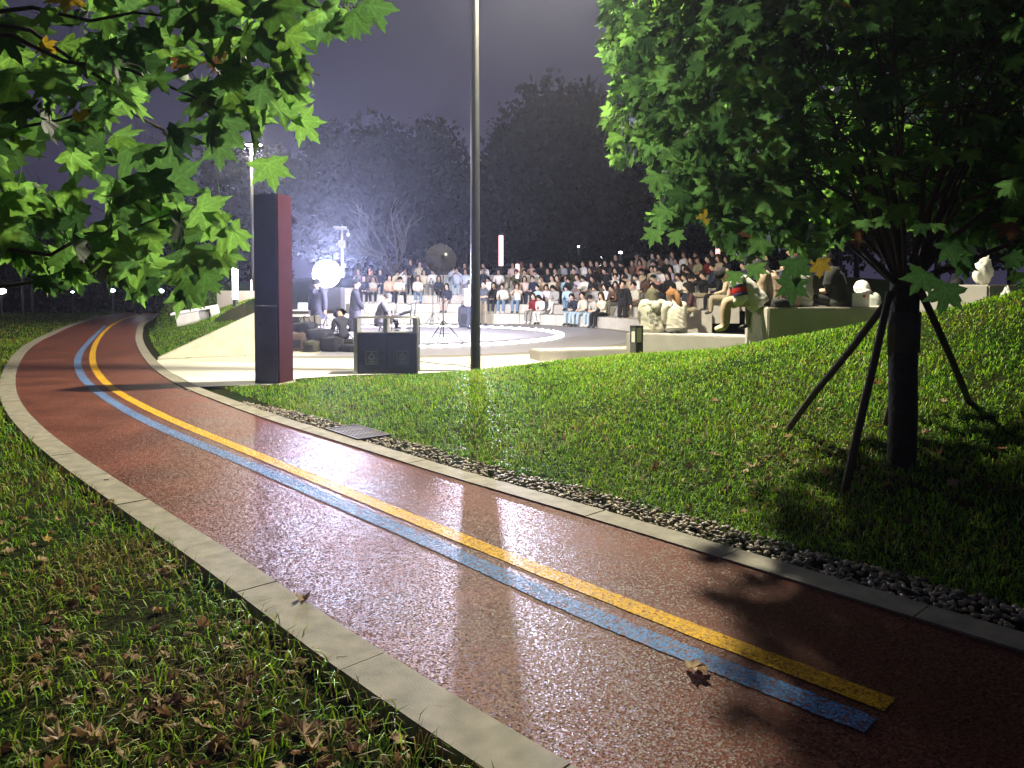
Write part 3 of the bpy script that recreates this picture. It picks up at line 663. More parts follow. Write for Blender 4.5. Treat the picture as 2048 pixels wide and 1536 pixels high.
# octagonal softbox shining to the left
p = SOFT1
t = empty('octagon_softbox', (p.x, p.y, .006), label='blazing white round softbox on a stand above the man in the long coat', cat='softbox')
tripod(t, p.z - .1, .5, .6, rubber, .016)
dirv = Vector((.45, -1, -.1)).normalized(); Mx = Matrix.Translation((0, 0, p.z)) @ dirv.to_track_quat('Z', 'Y').to_matrix().to_4x4()
q = MB(); q.lathe([(.05, -.3), (.2, -.22), (.40, .0), (.42, .02)], 16, Mx, cap=False); q.build('shell', black, t)
q = MB(); q.lathe([(.42, .02), (.34, .10), (.18, .15), (.0, .16)], 24, Mx, cap=False); q.build('diffuser', glowwhite, t, smooth=True)
q = MB(); q.lathe([(.06, -.5), (.07, -.48), (.07, -.28)], 12, Mx); q.build('lamp_body', rubber, t)
# spotlight behind the crowd
p = SPOT
t = empty('stage_spotlight', (p.x, p.y, 1.13), label='small blue-white spotlight shining from among the crowd behind the lamp post', cat='spotlight')
tripod(t, p.z - 1.13 - .08, .35, .35, rubber, .014)
q = MB(); Mx = Matrix.Translation((0, 0, p.z - 1.13)) @ Vector((.05, -1, -.08)).normalized().to_track_quat('Z', 'Y').to_matrix().to_4x4()
q.lathe([(.05, -.22), (.09, -.18), (.12, .1), (.13, .12)], 14, Mx); q.build('housing', rubber, t)
q = MB(); q.lathe([(.12, .125), (.0, .13)], 14, Mx, cap=False); q.build('lens', mat('spot_lens_glow', (.9, .9, .9), .5, emit=(.62, .66, 1.0), es=45), t)
# loudspeaker on a stand
p = at(675, 690, 21.3)
t = empty('loudspeaker', (p.x, p.y, .006), R(-12), label='big black loudspeaker on a tripod stand beside the glaring softbox', cat='loudspeaker')
tripod(t, .82, .45, .5, rubber, .018)
m = MB(); m.prism([(-.20, -.16), (.20, -.16), (.15, .2), (-.15, .2)], .82, 1.48); m.build('cabinet', mat('speaker_black', (.02, .02, .022), .5), t, bevel=.015)
m = MB(); m.box(0, -.166, 1.15, .36, .012, .6); m.build('grille', mat('speaker_grille', (.028, .028, .03), .6, bump=.4, bscale=200), t)
# laptop table
p = at(604, 640, 24)
t = empty('folding_table', (p.x, p.y, .006), label='small folding table carrying a laptop at the far side of the stage', cat='table')
m = MB(); m.box(0, 0, .74, .9, .5, .03); m.build('tabletop', offw, t)
for sx in (-1, 1):
    for sy in (-1, 1): m = MB(); m.tube([(sx * .4, sy * .2, .73), (sx * .42, sy * .22, 0)], .012, 6); m.build('leg', steel, t)
t = empty('laptop', (p.x, p.y, .762), label='open laptop with a lit screen on the folding table', cat='laptop')
m = MB(); m.box(0, 0, .01, .34, .24, .015); m.build('keyboard', steel, t)
m = MB(); m.box(0, .0, 0, .34, .012, .22, Matrix.Translation((0, .14, .12)) @ Matrix.Rotation(-.25, 4, 'X')); s_c = m.build('lid', steel, t)
m = MB(); m.box(0, -.009, 0, .31, .004, .19, Matrix.Translation((0, .14, .12)) @ Matrix.Rotation(-.25, 4, 'X')); m.build('screen', screenm, s_c)
# electronic drum kit
p = at(800, 690, 20.4)
t = empty('drum_kit', (p.x, p.y, .01), label='compact electronic drum kit on a chrome rack before the seated drummer', cat='drum kit')
for (x_, y_) in ((-.18, -.25), (.32, -.2), (.36, .35), (-.2, .4)):
    m = MB(); m.tube([(x_, y_, 0), (x_, y_, .86)], .02, 8); m.build('rack_post', chrome, t)
for z_ in (.35, .66):
    m = MB(); m.tube([(-.18, -.25, z_), (.32, -.2, z_), (.36, .35, z_), (-.2, .4, z_)], .018, 8); m.build('rack_bar', chrome, t)
for (x_, y_, z_, r_, tl) in ((-.12, -.12, .68, .16, .35), (.16, -.12, .74, .15, .3), (.2, .2, .78, .15, .3), (-.1, .3, .66, .16, .3)):
    m = MB(); m.lathe([(r_, 0), (r_, .05), (r_ * .9, .06)], 18, Matrix.Translation((x_, y_, z_)) @ Matrix.Rotation(-tl, 4, 'Y')); m.build('drum_pad', rubber, t)
for (x_, y_, z_) in ((.35, -.28, 1.02), (.38, .38, 1.06)):
    m = MB(); m.lathe([(.19, 0), (.06, .03), (.015, .045)], 20, Matrix.Translation((x_, y_, z_)) @ Matrix.Rotation(-.35, 4, 'Y')); m.build('cymbal_pad', rubber, t)
    m = MB(); m.tube([(x_, y_, .8), (x_, y_, z_)], .01, 6); m.build('cymbal_arm', chrome, t)
m = MB(); m.lathe([(.17, -.05), (.17, .05)], 20, Matrix.Translation((.1, .05, .24)) @ Matrix.Rotation(R(90), 4, 'Y')); m.build('kick_pad', whitep, t)
m = MB(); m.box(-.02, .05, .03, .3, .1, .02); m.build('kick_pedal', steel, t)
# cameras on tripods
for (x_, y_, d, lb, hh) in ((1236, 656, 27.4, 'video camera on a tripod beside the standing man in black', 1.35), (866, 652, 28.6, 'thin black microphone stand at the back of the stage', 1.6)):
    p = at(x_, y_, d); t = empty('camera_tripod' if hh < 1.5 else 'microphone_stand', (p.x, p.y, .006), label=lb, cat='tripod' if hh < 1.5 else 'microphone stand')
    tripod(t, hh, .45, .9 if hh < 1.5 else .5, rubber, .016)
    if hh < 1.5:
        m = MB(); m.box(0, 0, hh + .06, .16, .2, .12); c_ = m.build('camera', rubber, t); m = MB(); m.lathe([(.04, 0), (.045, .14)], 12, Matrix.Translation((-.02, -.1, hh + .06)) @ Matrix.Rotation(R(90), 4, 'X')); m.build('lens', blackp, c_)
    else:
        m = MB(); m.lathe([(.02, 0), (.03, .04), (.03, .1), (.0, .13)], 8, Matrix.Translation((0, 0, hh))); m.build('microphone', rubber, t)
# heap of bags and cases left of the bin: each one a thing
def blob(name, p, s, m_, label, cat, rz=0, seed=0, strap=True, mats2=None, group='bags and cases heaped beside the stage'):
    t = empty(name, p, rz, label=label, cat=cat, group=group)
    b = bmesh.new(); bmesh.ops.create_cube(b, size=1); bmesh.ops.subdivide_edges(b, edges=b.edges, cuts=4, use_grid_fill=True)
    for v_ in b.verts:
        c = v_.co.copy(); l = max(abs(c.x), abs(c.y), abs(c.z)) * 2; rd = c.normalized() * .55
        c = c.lerp(rd, .45); nse = mnoise.noise(Vector((c.x * 4, c.y * 4, c.z * 4 + seed * 7)))
        c *= 1 + .16 * nse; c.z = max(c.z, -.42) + .42
        v_.co = Vector((c.x * s[0], c.y * s[1], c.z * s[2] * 1.08))
    me = bpy.data.meshes.new('body'); b.to_mesh(me); b.free(); me.materials.append(m_); me.polygons.foreach_set('use_smooth', [True] * len(me.polygons)); link('body', me, t)
    if strap:
        q = MB(); q.tube([(-s[0] * .25, -s[1] * .1, s[2] * .95), (-s[0] * .15, -s[1] * .1, s[2] * 1.18), (s[0] * .15, -s[1] * .1, s[2] * 1.18), (s[0] * .25, -s[1] * .1, s[2] * .95)], .012, 6); q.build('handle', mats2 or black, t)
        q = MB(); q.box(0, -s[1] * .5, s[2] * .4, s[0] * .55, .03, s[2] * .45); q.build('pocket', mats2 or black, t, bevel=.008)
    return t
nav = mat('navy_nylon', (.018, .02, .035), .7, var=.3, scale=8); brn = mat('brown_nylon', (.07, .045, .035), .75, var=.3, scale=8); gry = mat('grey_case', (.26, .24, .22), .6, var=.15, scale=8); olv = mat('olive_nylon', (.05, .05, .03), .75)
BAGS = [(592, 702, 17.6, (.5, .4, .42), brn, 'brown backpack slumped against the dark pillar side of the heap', 'backpack'), (624, 707, 17.2, (.34, .3, .26), olv, 'small olive bag lying at the front of the heap', 'bag'), (640, 698, 17.8, (.6, .45, .5), nav, 'large navy backpack in the middle of the heap', 'backpack'),
        (612, 690, 18.6, (.62, .4, .62), nav, 'dark navy duffel bag behind the small olive bag', 'duffel bag'), (664, 704, 17.3, (.5, .36, .34), black, 'black camera bag before the crouching person', 'camera bag'), (700, 706, 17.2, (.5, .3, .18), black, 'flat black cable bag lying by the bin', 'cable bag'), (596, 684, 19.4, (.5, .4, .4), brn, 'brown bag at the back of the heap beside the pillar', 'bag')]
for i, (x_, y_, d, s3, m_, lb, ct) in enumerate(BAGS):
    p = at(x_, y_, d); blob(lb and ct.replace(' ', '_'), (p.x, p.y, .006), s3, m_, lb, ct, random.uniform(-.5, .5), i)
p = at(622, 668, 18.9); t = empty('equipment_case', (p.x, p.y, .50), R(8), label='light grey equipment case with two black straps on top of the bag heap', cat='case', group='bags and cases heaped beside the stage')
m = MB(); m.box(0, 0, .13, .50, .30, .26, Matrix.Rotation(-.10, 4, 'Y')); m.build('shell', gry, t, bevel=.025)
for sx in (-.13, .13):
    m = MB(); m.box(sx, 0, .135, .035, .315, .275, Matrix.Rotation(-.10, 4, 'Y')); m.build('strap', black, t)
p = at(602, 655, 20.2); t = empty('equipment_cart', (p.x, p.y, .006), label='black folding equipment cart with a loop handle behind the bag heap', cat='cart')
m = MB(); m.box(0, 0, .55, .75, .45, .26); m.build('cloth_body', black, t, bevel=.05)
for sx in (-1, 1):
    for sy in (-1, 1):
        m = MB(); m.lathe([(.07, -.02), (.07, .02)], 12, Matrix.Translation((sx * .3, sy * .22, .075)) @ Matrix.Rotation(R(90), 4, 'X')); m.build('wheel', rubber, t)
        m = MB(); m.tube([(sx * .3, sy * .2, .08), (sx * .34, sy * .2, .68)], .012, 6); m.build('frame_bar', blackp, t)
m = MB(); m.tube([(.3, -.05, .66), (.42, -.05, .86), (.45, 0, .9), (.42, .05, .86), (.3, .05, .66)], .013, 6); m.build('loop_handle', rubber, t)
# cable on the plaza
for pts_, lb in (([(840, 724), (880, 729), (915, 731), (945, 738), (935, 726)], 'thin black cable curling over the plaza beside the bin'),):
    m = MB(); m.tube([(q.x, q.y, .012) for q in [gnd(*a) for a in pts_]], .008, 5); tag(m.build('cable', rubber), lb, 'cable')
# ================================================================== PEOPLE
def cloth(name, col, var=.15): return mat('cloth_' + name, col, .85, var=var, scale=9, bump=.25, bscale=14, spec=.2)
SK = [mat('skin_light', (.52, .34, .25), .5), mat('skin_tan', (.42, .26, .18), .5), mat('skin_pale', (.58, .41, .32), .5)]
HR = {'black': mat('hair_black', (.010, .009, .009), .75, spec=.2), 'brown': mat('hair_brown', (.05, .028, .016), .75, spec=.2), 'light': mat('hair_light', (.16, .10, .05), .75, spec=.2), 'orange': mat('hair_orange', (.18, .085, .032), .75, spec=.2), 'grey': mat('cap_grey', (.12, .125, .14), .8), 'tan': mat('hat_tan', (.34, .26, .17), .8), 'ash': mat('hair_ash_green', (.085, .08, .05), .8, spec=.15)}
TOP = {'white tee': (.70, .68, .66), 'white hoodie': (.68, .65, .60), 'cream sweater': (.60, .53, .40), 'white shirt': (.72, .71, .72), 'pink hoodie': (.52, .25, .25), 'pale pink coat': (.58, .40, .34), 'peach top': (.60, .38, .28), 'dark red hoodie': (.16, .015, .022), 'navy jacket': (.022, .03, .06), 'navy suit': (.02, .024, .04), 'black coat': (.013, .013, .015), 'black hoodie': (.018, .018, .02), 'black tee': (.02, .021, .02), 'olive jacket': (.09, .095, .05), 'light blue shirt': (.36, .48, .62), 'light blue cardigan': (.26, .40, .52), 'grey jacket': (.30, .31, .33), 'grey coat': (.20, .17, .17), 'lavender sweater': (.34, .29, .38), 'pale lavender tee': (.50, .45, .50), 'beige striped sweater': (.48, .42, .35), 'striped tee': (.36, .34, .31), 'brown jacket': (.10, .06, .045), 'tan jacket': (.32, .23, .16), 'coral hoodie': (.42, .19, .14), 'pale blue jacket': (.44, .48, .58), 'dark plaid shirt': (.06, .03, .035), 'pink cardigan': (.58, .45, .42), 'floral dress': (.62, .54, .50), 'patterned blouse': (.34, .33, .32), 'dark red sweater': (.15, .02, .018), 'yellow-grey vest': (.28, .27, .16), 'white vest': (.62, .62, .66), 'beige top': (.46, .36, .26)}
BOT = {'blue jeans': (.13, .20, .30), 'light jeans': (.30, .38, .46), 'black trousers': (.012, .012, .014), 'grey trousers': (.20, .19, .18), 'dark jeans': (.03, .04, .06), 'khaki trousers': (.28, .24, .17), 'brown skirt': (.12, .075, .05), 'white trousers': (.58, .56, .54), 'patterned skirt': (.38, .30, .24), 'khaki skirt': (.20, .16, .10), 'black skirt': (.014, .014, .016)}
TM = {k: cloth(k.replace(' ', '_'), v) for k, v in TOP.items()}; BM = {k: cloth(k.replace(' ', '_'), v) for k, v in BOT.items()}
SH = [mat('shoe_white', (.62, .6, .58), .6), mat('shoe_black', (.015, .015, .016), .5), mat('shoe_beige', (.55, .46, .28), .7)]

def ik(S, T, l1, l2, pole):
    S, T = Vector(S), Vector(T); d = T - S; L = min(d.length, (l1 + l2) * .995); u = d.normalized()
    a = (l1 * l1 - l2 * l2 + L * L) / (2 * L); h = math.sqrt(max(0, l1 * l1 - a * a)); pole = Vector(pole); v = (pole - u * pole.dot(u)).normalized()
    return S + u * a + v * h, S + u * L
def skinmesh(V, E, RD, root=0, sub=1, name='body'):
    me = bpy.data.meshes.new('tmp'); me.from_pydata([tuple(v) for v in V], E, []); o = bpy.data.objects.new('tmp', me); C.objects.link(o)
    md = o.modifiers.new('s', 'SKIN'); md.use_smooth_shade = True; md.branch_smoothing = .6
    for i, d in enumerate(me.skin_vertices[0].data): d.radius = (RD[i], RD[i]) if not hasattr(RD[i], '__len__') else RD[i]; d.use_root = i == root
    s2 = o.modifiers.new('u', 'SUBSURF'); s2.levels = s2.render_levels = sub
    me2 = bpy.data.meshes.new_from_object(o.evaluated_get(bpy.context.evaluated_depsgraph_get())); bpy.data.objects.remove(o); bpy.data.meshes.remove(me); me2.name = name
    return me2
def pose(sit=True, lean=6, arms='lap', legs='down', yaw=0, nod=0, side=0, slim=1.0):
    """joints of a figure; forward is +Y; origin at the seat (sitting) or on the ground (standing)"""
    J = {}; z0 = .10 if sit else .93
    Rm = Matrix.Rotation(-R(lean), 4, 'X') @ Matrix.Rotation(R(side), 4, 'Y')
    def up(x, y, z): return Rm @ Vector((x, y, z)) + Vector((0, 0, z0))
    J['pel'] = Vector((0, 0, z0)); J['spi'] = up(0, -.015, .20); J['che'] = up(0, -.01, .37); J['neck'] = up(0, .0, .49)
    Hm = Matrix.Translation(up(0, .012, .53)) @ (Rm @ Matrix.Rotation(R(yaw), 4, 'Z') @ Matrix.Rotation(-R(nod), 4, 'X')).to_3x3().to_4x4()
    J['jaw'] = Hm @ Vector((0, .04, .055)); J['skull'] = Hm @ Vector((0, .012, .135)); J['crown'] = Hm @ Vector((0, -.002, .205)); J['nose'] = Hm @ Vector((0, .115, .095))
    head = Hm @ Matrix.Translation((0, .012, .125))
    w_ = .175 * slim; low = 0 if sit else .0
    for s, n in ((-1, 'L'), (1, 'R')):
        sh = up(s * w_, -.005, .43); J['sh' + n] = sh
        tg = {'lap': Vector((s * .07, .30, .20)), 'knees': Vector((s * .13, .40, .20)), 'phone': up(s * .035, .30, .20), 'cross': up(-s * .12, .19, .20), 'up': up(s * .07, .24, .62), 'chin': up(.06, .13, .47) if s > 0 else Vector((-.05, .22, .22)), 'clap': up(s * .02, .26, .32), 'side': up(s * .30, .0, -.16), 'down': up(s * .25, .05, -.13), 'front': up(s * .06, .22, -.02), 'film': up(s * .05, .28, .50), 'face': up(.03, .11, .50) if s > 0 else up(-.30, .04, -.10), 'drum': up(s * .15, .40, .12), 'behind': up(s * .2, -.25, -.02)}[arms]
        if not sit and arms in ('lap', 'knees'): tg = up(s * .06, .2, -.02)
        pl = Vector((s * .38, -.35, -1)) if arms != 'up' and arms != 'film' else Vector((s, .0, -1))
        el, wr = ik(sh, tg, .285, .245, pl); J['el' + n] = el; J['wr' + n] = wr; J['hd' + n] = wr + (wr - el).normalized() * .075
        hp = Vector((s * .085, .02 if sit else 0, z0 - .02)); J['hp' + n] = hp
        if sit:
            an = {'down': Vector((s * .10, .46, -.32)), 'wide': Vector((s * .20, .46, -.32)), 'tuck': Vector((s * .07, .32, -.33)), 'out': Vector((s * .08, .64, -.34)), 'cross': Vector((s * .08, .46, -.32)) if s < 0 else Vector((-.12, .60, -.16)), 'lotus': Vector((-s * .16, .26, .055))}[legs]
            pole = Vector((s * .12, .6, 1)) if legs != 'lotus' else Vector((s * 1, .7, .3))
        else:
            an = {'down': Vector((s * .10, -.01, .085)), 'wide': Vector((s * .16, 0, .085)), 'step': Vector((s * .08, .14 * s, .085))}[legs]; pole = Vector((s * .05, 1, 0))
        kn, an = ik(hp, an, .43, .415, pole); J['kn' + n] = kn; J['an' + n] = an
        fd = Vector((s * .02, .155, -.045)) if legs != 'lotus' else Vector((-s * .12, .06, -.02)); J['to' + n] = an + fd
    return J, head
BON = [('pel', 'spi', 1), ('spi', 'che', 1), ('che', 'neck', 1), ('neck', 'jaw', 0), ('jaw', 'skull', 0), ('skull', 'crown', 0), ('jaw', 'nose', 0)]
for n in 'LR': BON += [('che', 'sh' + n, 1), ('sh' + n, 'el' + n, 1), ('el' + n, 'wr' + n, 4), ('wr' + n, 'hd' + n, 0), ('pel', 'hp' + n, 2), ('hp' + n, 'kn' + n, 2), ('kn' + n, 'an' + n, 2), ('an' + n, 'to' + n, 3)]
RAD = dict(pel=.135, spi=.115, che=.128, neck=.052, jaw=.066, skull=.088, crown=.058, nose=.016, sh=.066, el=.048, wr=.036, hd=.036, hp=.10, kn=.068, an=.048, to=.036)
def body(J, sub=1, fat=1.0, legf=1.0, fingers=False):
    names = list(J); ix = {n: i for i, n in enumerate(names)}
    rad = []
    for n in names:
        k = n[:-1] if n[-1] in 'LR' and n[:-1] in RAD else n; r_ = RAD[k] * .97
        if k in ('pel', 'spi', 'che', 'sh', 'el'): r_ *= fat
        if k in ('kn', 'an'): r_ *= legf
        rad.append(r_)
    me = skinmesh([J[n] for n in names], [(ix[a], ix[b]) for a, b, t in BON], rad, root=ix['pel'], sub=sub)
    npf = len(me.polygons); cen = np.empty(npf * 3, np.float32); me.polygons.foreach_get('center', cen); cen = cen.reshape(-1, 3)
    best = np.full(npf, 1e9); tg = np.zeros(npf, np.int32)
    for a, b, t in BON:
        A, B = np.array(J[a]), np.array(J[b]); d = B - A; u = np.clip(((cen - A) @ d) / (d @ d), 0, 1); q = A + u[:, None] * d
        ra, rb = rad[ix[a]], rad[ix[b]]; ds = np.linalg.norm(cen - q, axis=1) - (ra + (rb - ra) * u) * .8
        k = ds < best; best[k] = ds[k]; tg[k] = t
    me.polygons.foreach_set('material_index', tg)
    if fingers:
        b = bmesh.new(); b.from_mesh(me)
        for n in 'LR':
            w0, h0, e0 = J['wr' + n], J['hd' + n], J['el' + n]; d = (h0 - w0).normalized(); sd = d.cross(Vector((0, 0, 1)));
            sd = sd.normalized() if sd.length > .1 else Vector((1, 0, 0)); cu = sd.cross(d)
            inner = -1 if sd.x * (1 if n == 'R' else -1) > 0 else 1
            q = MB()
            for i, (o_, ln_) in enumerate(((-.027, .062), (-.009, .072), (.009, .068), (.027, .052))):
                p0_ = h0 + sd * o_ - d * .015; q.tube([p0_, p0_ + d * ln_ * .55 - cu * .004, p0_ + d * ln_ * .85 - cu * .022, p0_ + d * ln_ * .9 - cu * .042], [.0095, .009, .0085, .006], 6)
            p0_ = w0 + d * .03 + sd * inner * .02; q.tube([p0_, p0_ + d * .028 + sd * inner * .028 - cu * .006, p0_ + d * .052 + sd * inner * .03 - cu * .016], [.012, .010, .007], 6)
            vs_ = [b.verts.new(p) for p in q.v]
            for f in q.f:
                try: fc = b.faces.new([vs_[i] for i in f]); fc.material_index = 0; fc.smooth = True
                except Exception: pass
        b.to_mesh(me); b.free()
    for i in range(5): me.materials.append(SK[0])
    return me
def hairmesh(kind):
    """hair or headgear round the head centre, forward +Y"""
    q = MB(); na, nr = 22, 9; V = []; Fs = []
    L = {'short': 0, 'long': .34, 'bob': .12, 'pony': 0, 'cap': 0, 'hood': .06, 'bun': 0, 'bucket': 0, 'mid': .2}[kind]
    rows = nr + (5 if L else 0)
    for i in range(rows + 1):
        for j in range(na):
            az = 2 * math.pi * j / na; fr = max(0, math.cos(az - math.pi / 2)); front = fr ** .7     # 1 at the face
            lim = (1.75 if kind != 'cap' else 1.35) * (1 - .58 * front ** 2.2) if kind not in ('hood',) else 2.0 * (1 - .48 * front ** 3)
            if kind == 'bucket': lim = 1.35
            if i <= nr:
                a = lim * i / nr; rx, ry, rz_ = .108, .126, .134
                if kind == 'hood': rx, ry, rz_ = .13, .14, .15
                wob = 1 + .03 * math.sin(j * 5 + i * 2.2)
                p = Vector((rx * math.sin(a) * math.cos(az), ry * math.sin(a) * math.sin(az) - .006, rz_ * math.cos(a))) * wob
            else:
                t = (i - nr) / 5; p0_ = V[nr * na + j]; back = max(0, 1 - fr * 1.55)
                p = Vector((p0_[0] * (1 + .12 * t), p0_[1] * (1 - .1 * t) - .01 * t, p0_[2] - L * t * back))
            V.append(p)
    for i in range(rows):
        for j in range(na): Fs.append((i * na + j, i * na + (j + 1) % na, (i + 1) * na + (j + 1) % na, (i + 1) * na + j))
    V = [p * (1 + .08 * mnoise.noise(p * 20) + .05 * mnoise.noise(p * 45)) for p in V]
    q.add(V, Fs)
    if kind == 'pony': q.tube([(0, -.10, .05), (0, -.17, .03), (0, -.19, -.10), (.01, -.17, -.26)], [.03, .04, .035, .008], 8)
    if kind == 'bun': q.lathe([(.0, .10), (.035, .11), (.045, .14), (.03, .17), (.0, .18)], 10)
    if kind == 'cap':
        q.add([(.075 * math.cos(a), .075 * math.sin(a) + (.10 if 0 < a < math.pi else .03), .045 - .012 * (1 if 0 < a < math.pi else 0)) for a in np.linspace(0, math.pi, 8)] + [(.08 * math.cos(a), .04 + .03 * math.sin(a), .06) for a in np.linspace(0, math.pi, 8)], [(i, i + 1, i + 9, i + 8) for i in range(7)])
    if kind == 'bucket': q.lathe([(.105, .03), (.16, -.01)], 20, cap=False)
    return q.mesh('hair', HR['black'], True)
HM = {k: hairmesh(k) for k in ('short', 'long', 'bob', 'pony', 'cap', 'hood', 'bun', 'bucket', 'mid')}
PROT = {}
def proto(key):
    if key not in PROT:
        kw = dict(key); ex = {k: kw.pop(k) for k in ('fat', 'legf', 'sub', 'fingers') if k in kw}
        J, head = pose(**kw); PROT[key] = (body(J, **ex), head, J)
    return PROT[key]
def person(loc, rz, top, bot, hair=('short', 'black'), shoes=1, skin=0, sleeves=True, scale=1.0, topm=None, botm=None, **kw):
    me, head, J = proto(tuple(sorted(kw.items())))
    o = link('person', me, None, loc, (0, 0, rz)); o.scale = (scale,) * 3
    ms = [SK[skin], topm or TM[top], botm or BM[bot], SH[shoes], (topm or TM[top]) if sleeves else SK[skin]]
    for i, x in enumerate(ms): o.material_slots[i].link = 'OBJECT'; o.material_slots[i].material = x
    if hair:
        h = link({'cap': 'cap', 'bucket': 'hat', 'hood': 'hood'}.get(hair[0], 'hair'), HM[hair[0]], o); h.matrix_local = head
        h.material_slots[0].link = 'OBJECT'; h.material_slots[0].material = HR.get(hair[1]) or TM.get(hair[1]); h.rotation_mode = 'XYZ'
    return o, J, head

# ---- the crowd: photo column, step, top, bottom, hair, arms, legs
HD = {'s': ('short', 'black'), 'l': ('long', 'black'), 'lb': ('long', 'brown'), 'll': ('long', 'light'), 'b': ('bob', 'black'), 'bb': ('bob', 'brown'), 'p': ('pony', 'black'), 'c': ('cap', 'grey'), 'sb': ('short', 'brown'), 'bu': ('bun', 'black'), 'ck': ('cap', 'black'), 'ht': ('bucket', 'tan'), 'm': ('mid', 'black')}
HW = {'s': 'short black hair', 'l': 'long black hair', 'lb': 'long brown hair', 'll': 'long light hair', 'b': 'black bob hair', 'bb': 'brown bob hair', 'p': 'black ponytail', 'c': 'grey cap', 'sb': 'short brown hair', 'bu': 'hair bun', 'ck': 'black cap', 'ht': 'tan hat', 'm': 'shoulder-length black hair'}
AW = {'lap': 'hands in lap', 'knees': 'hands on knees', 'phone': 'looking at hands', 'cross': 'arms folded', 'up': 'arms raised', 'chin': 'hand at chin', 'clap': 'clapping', 'film': 'filming'}
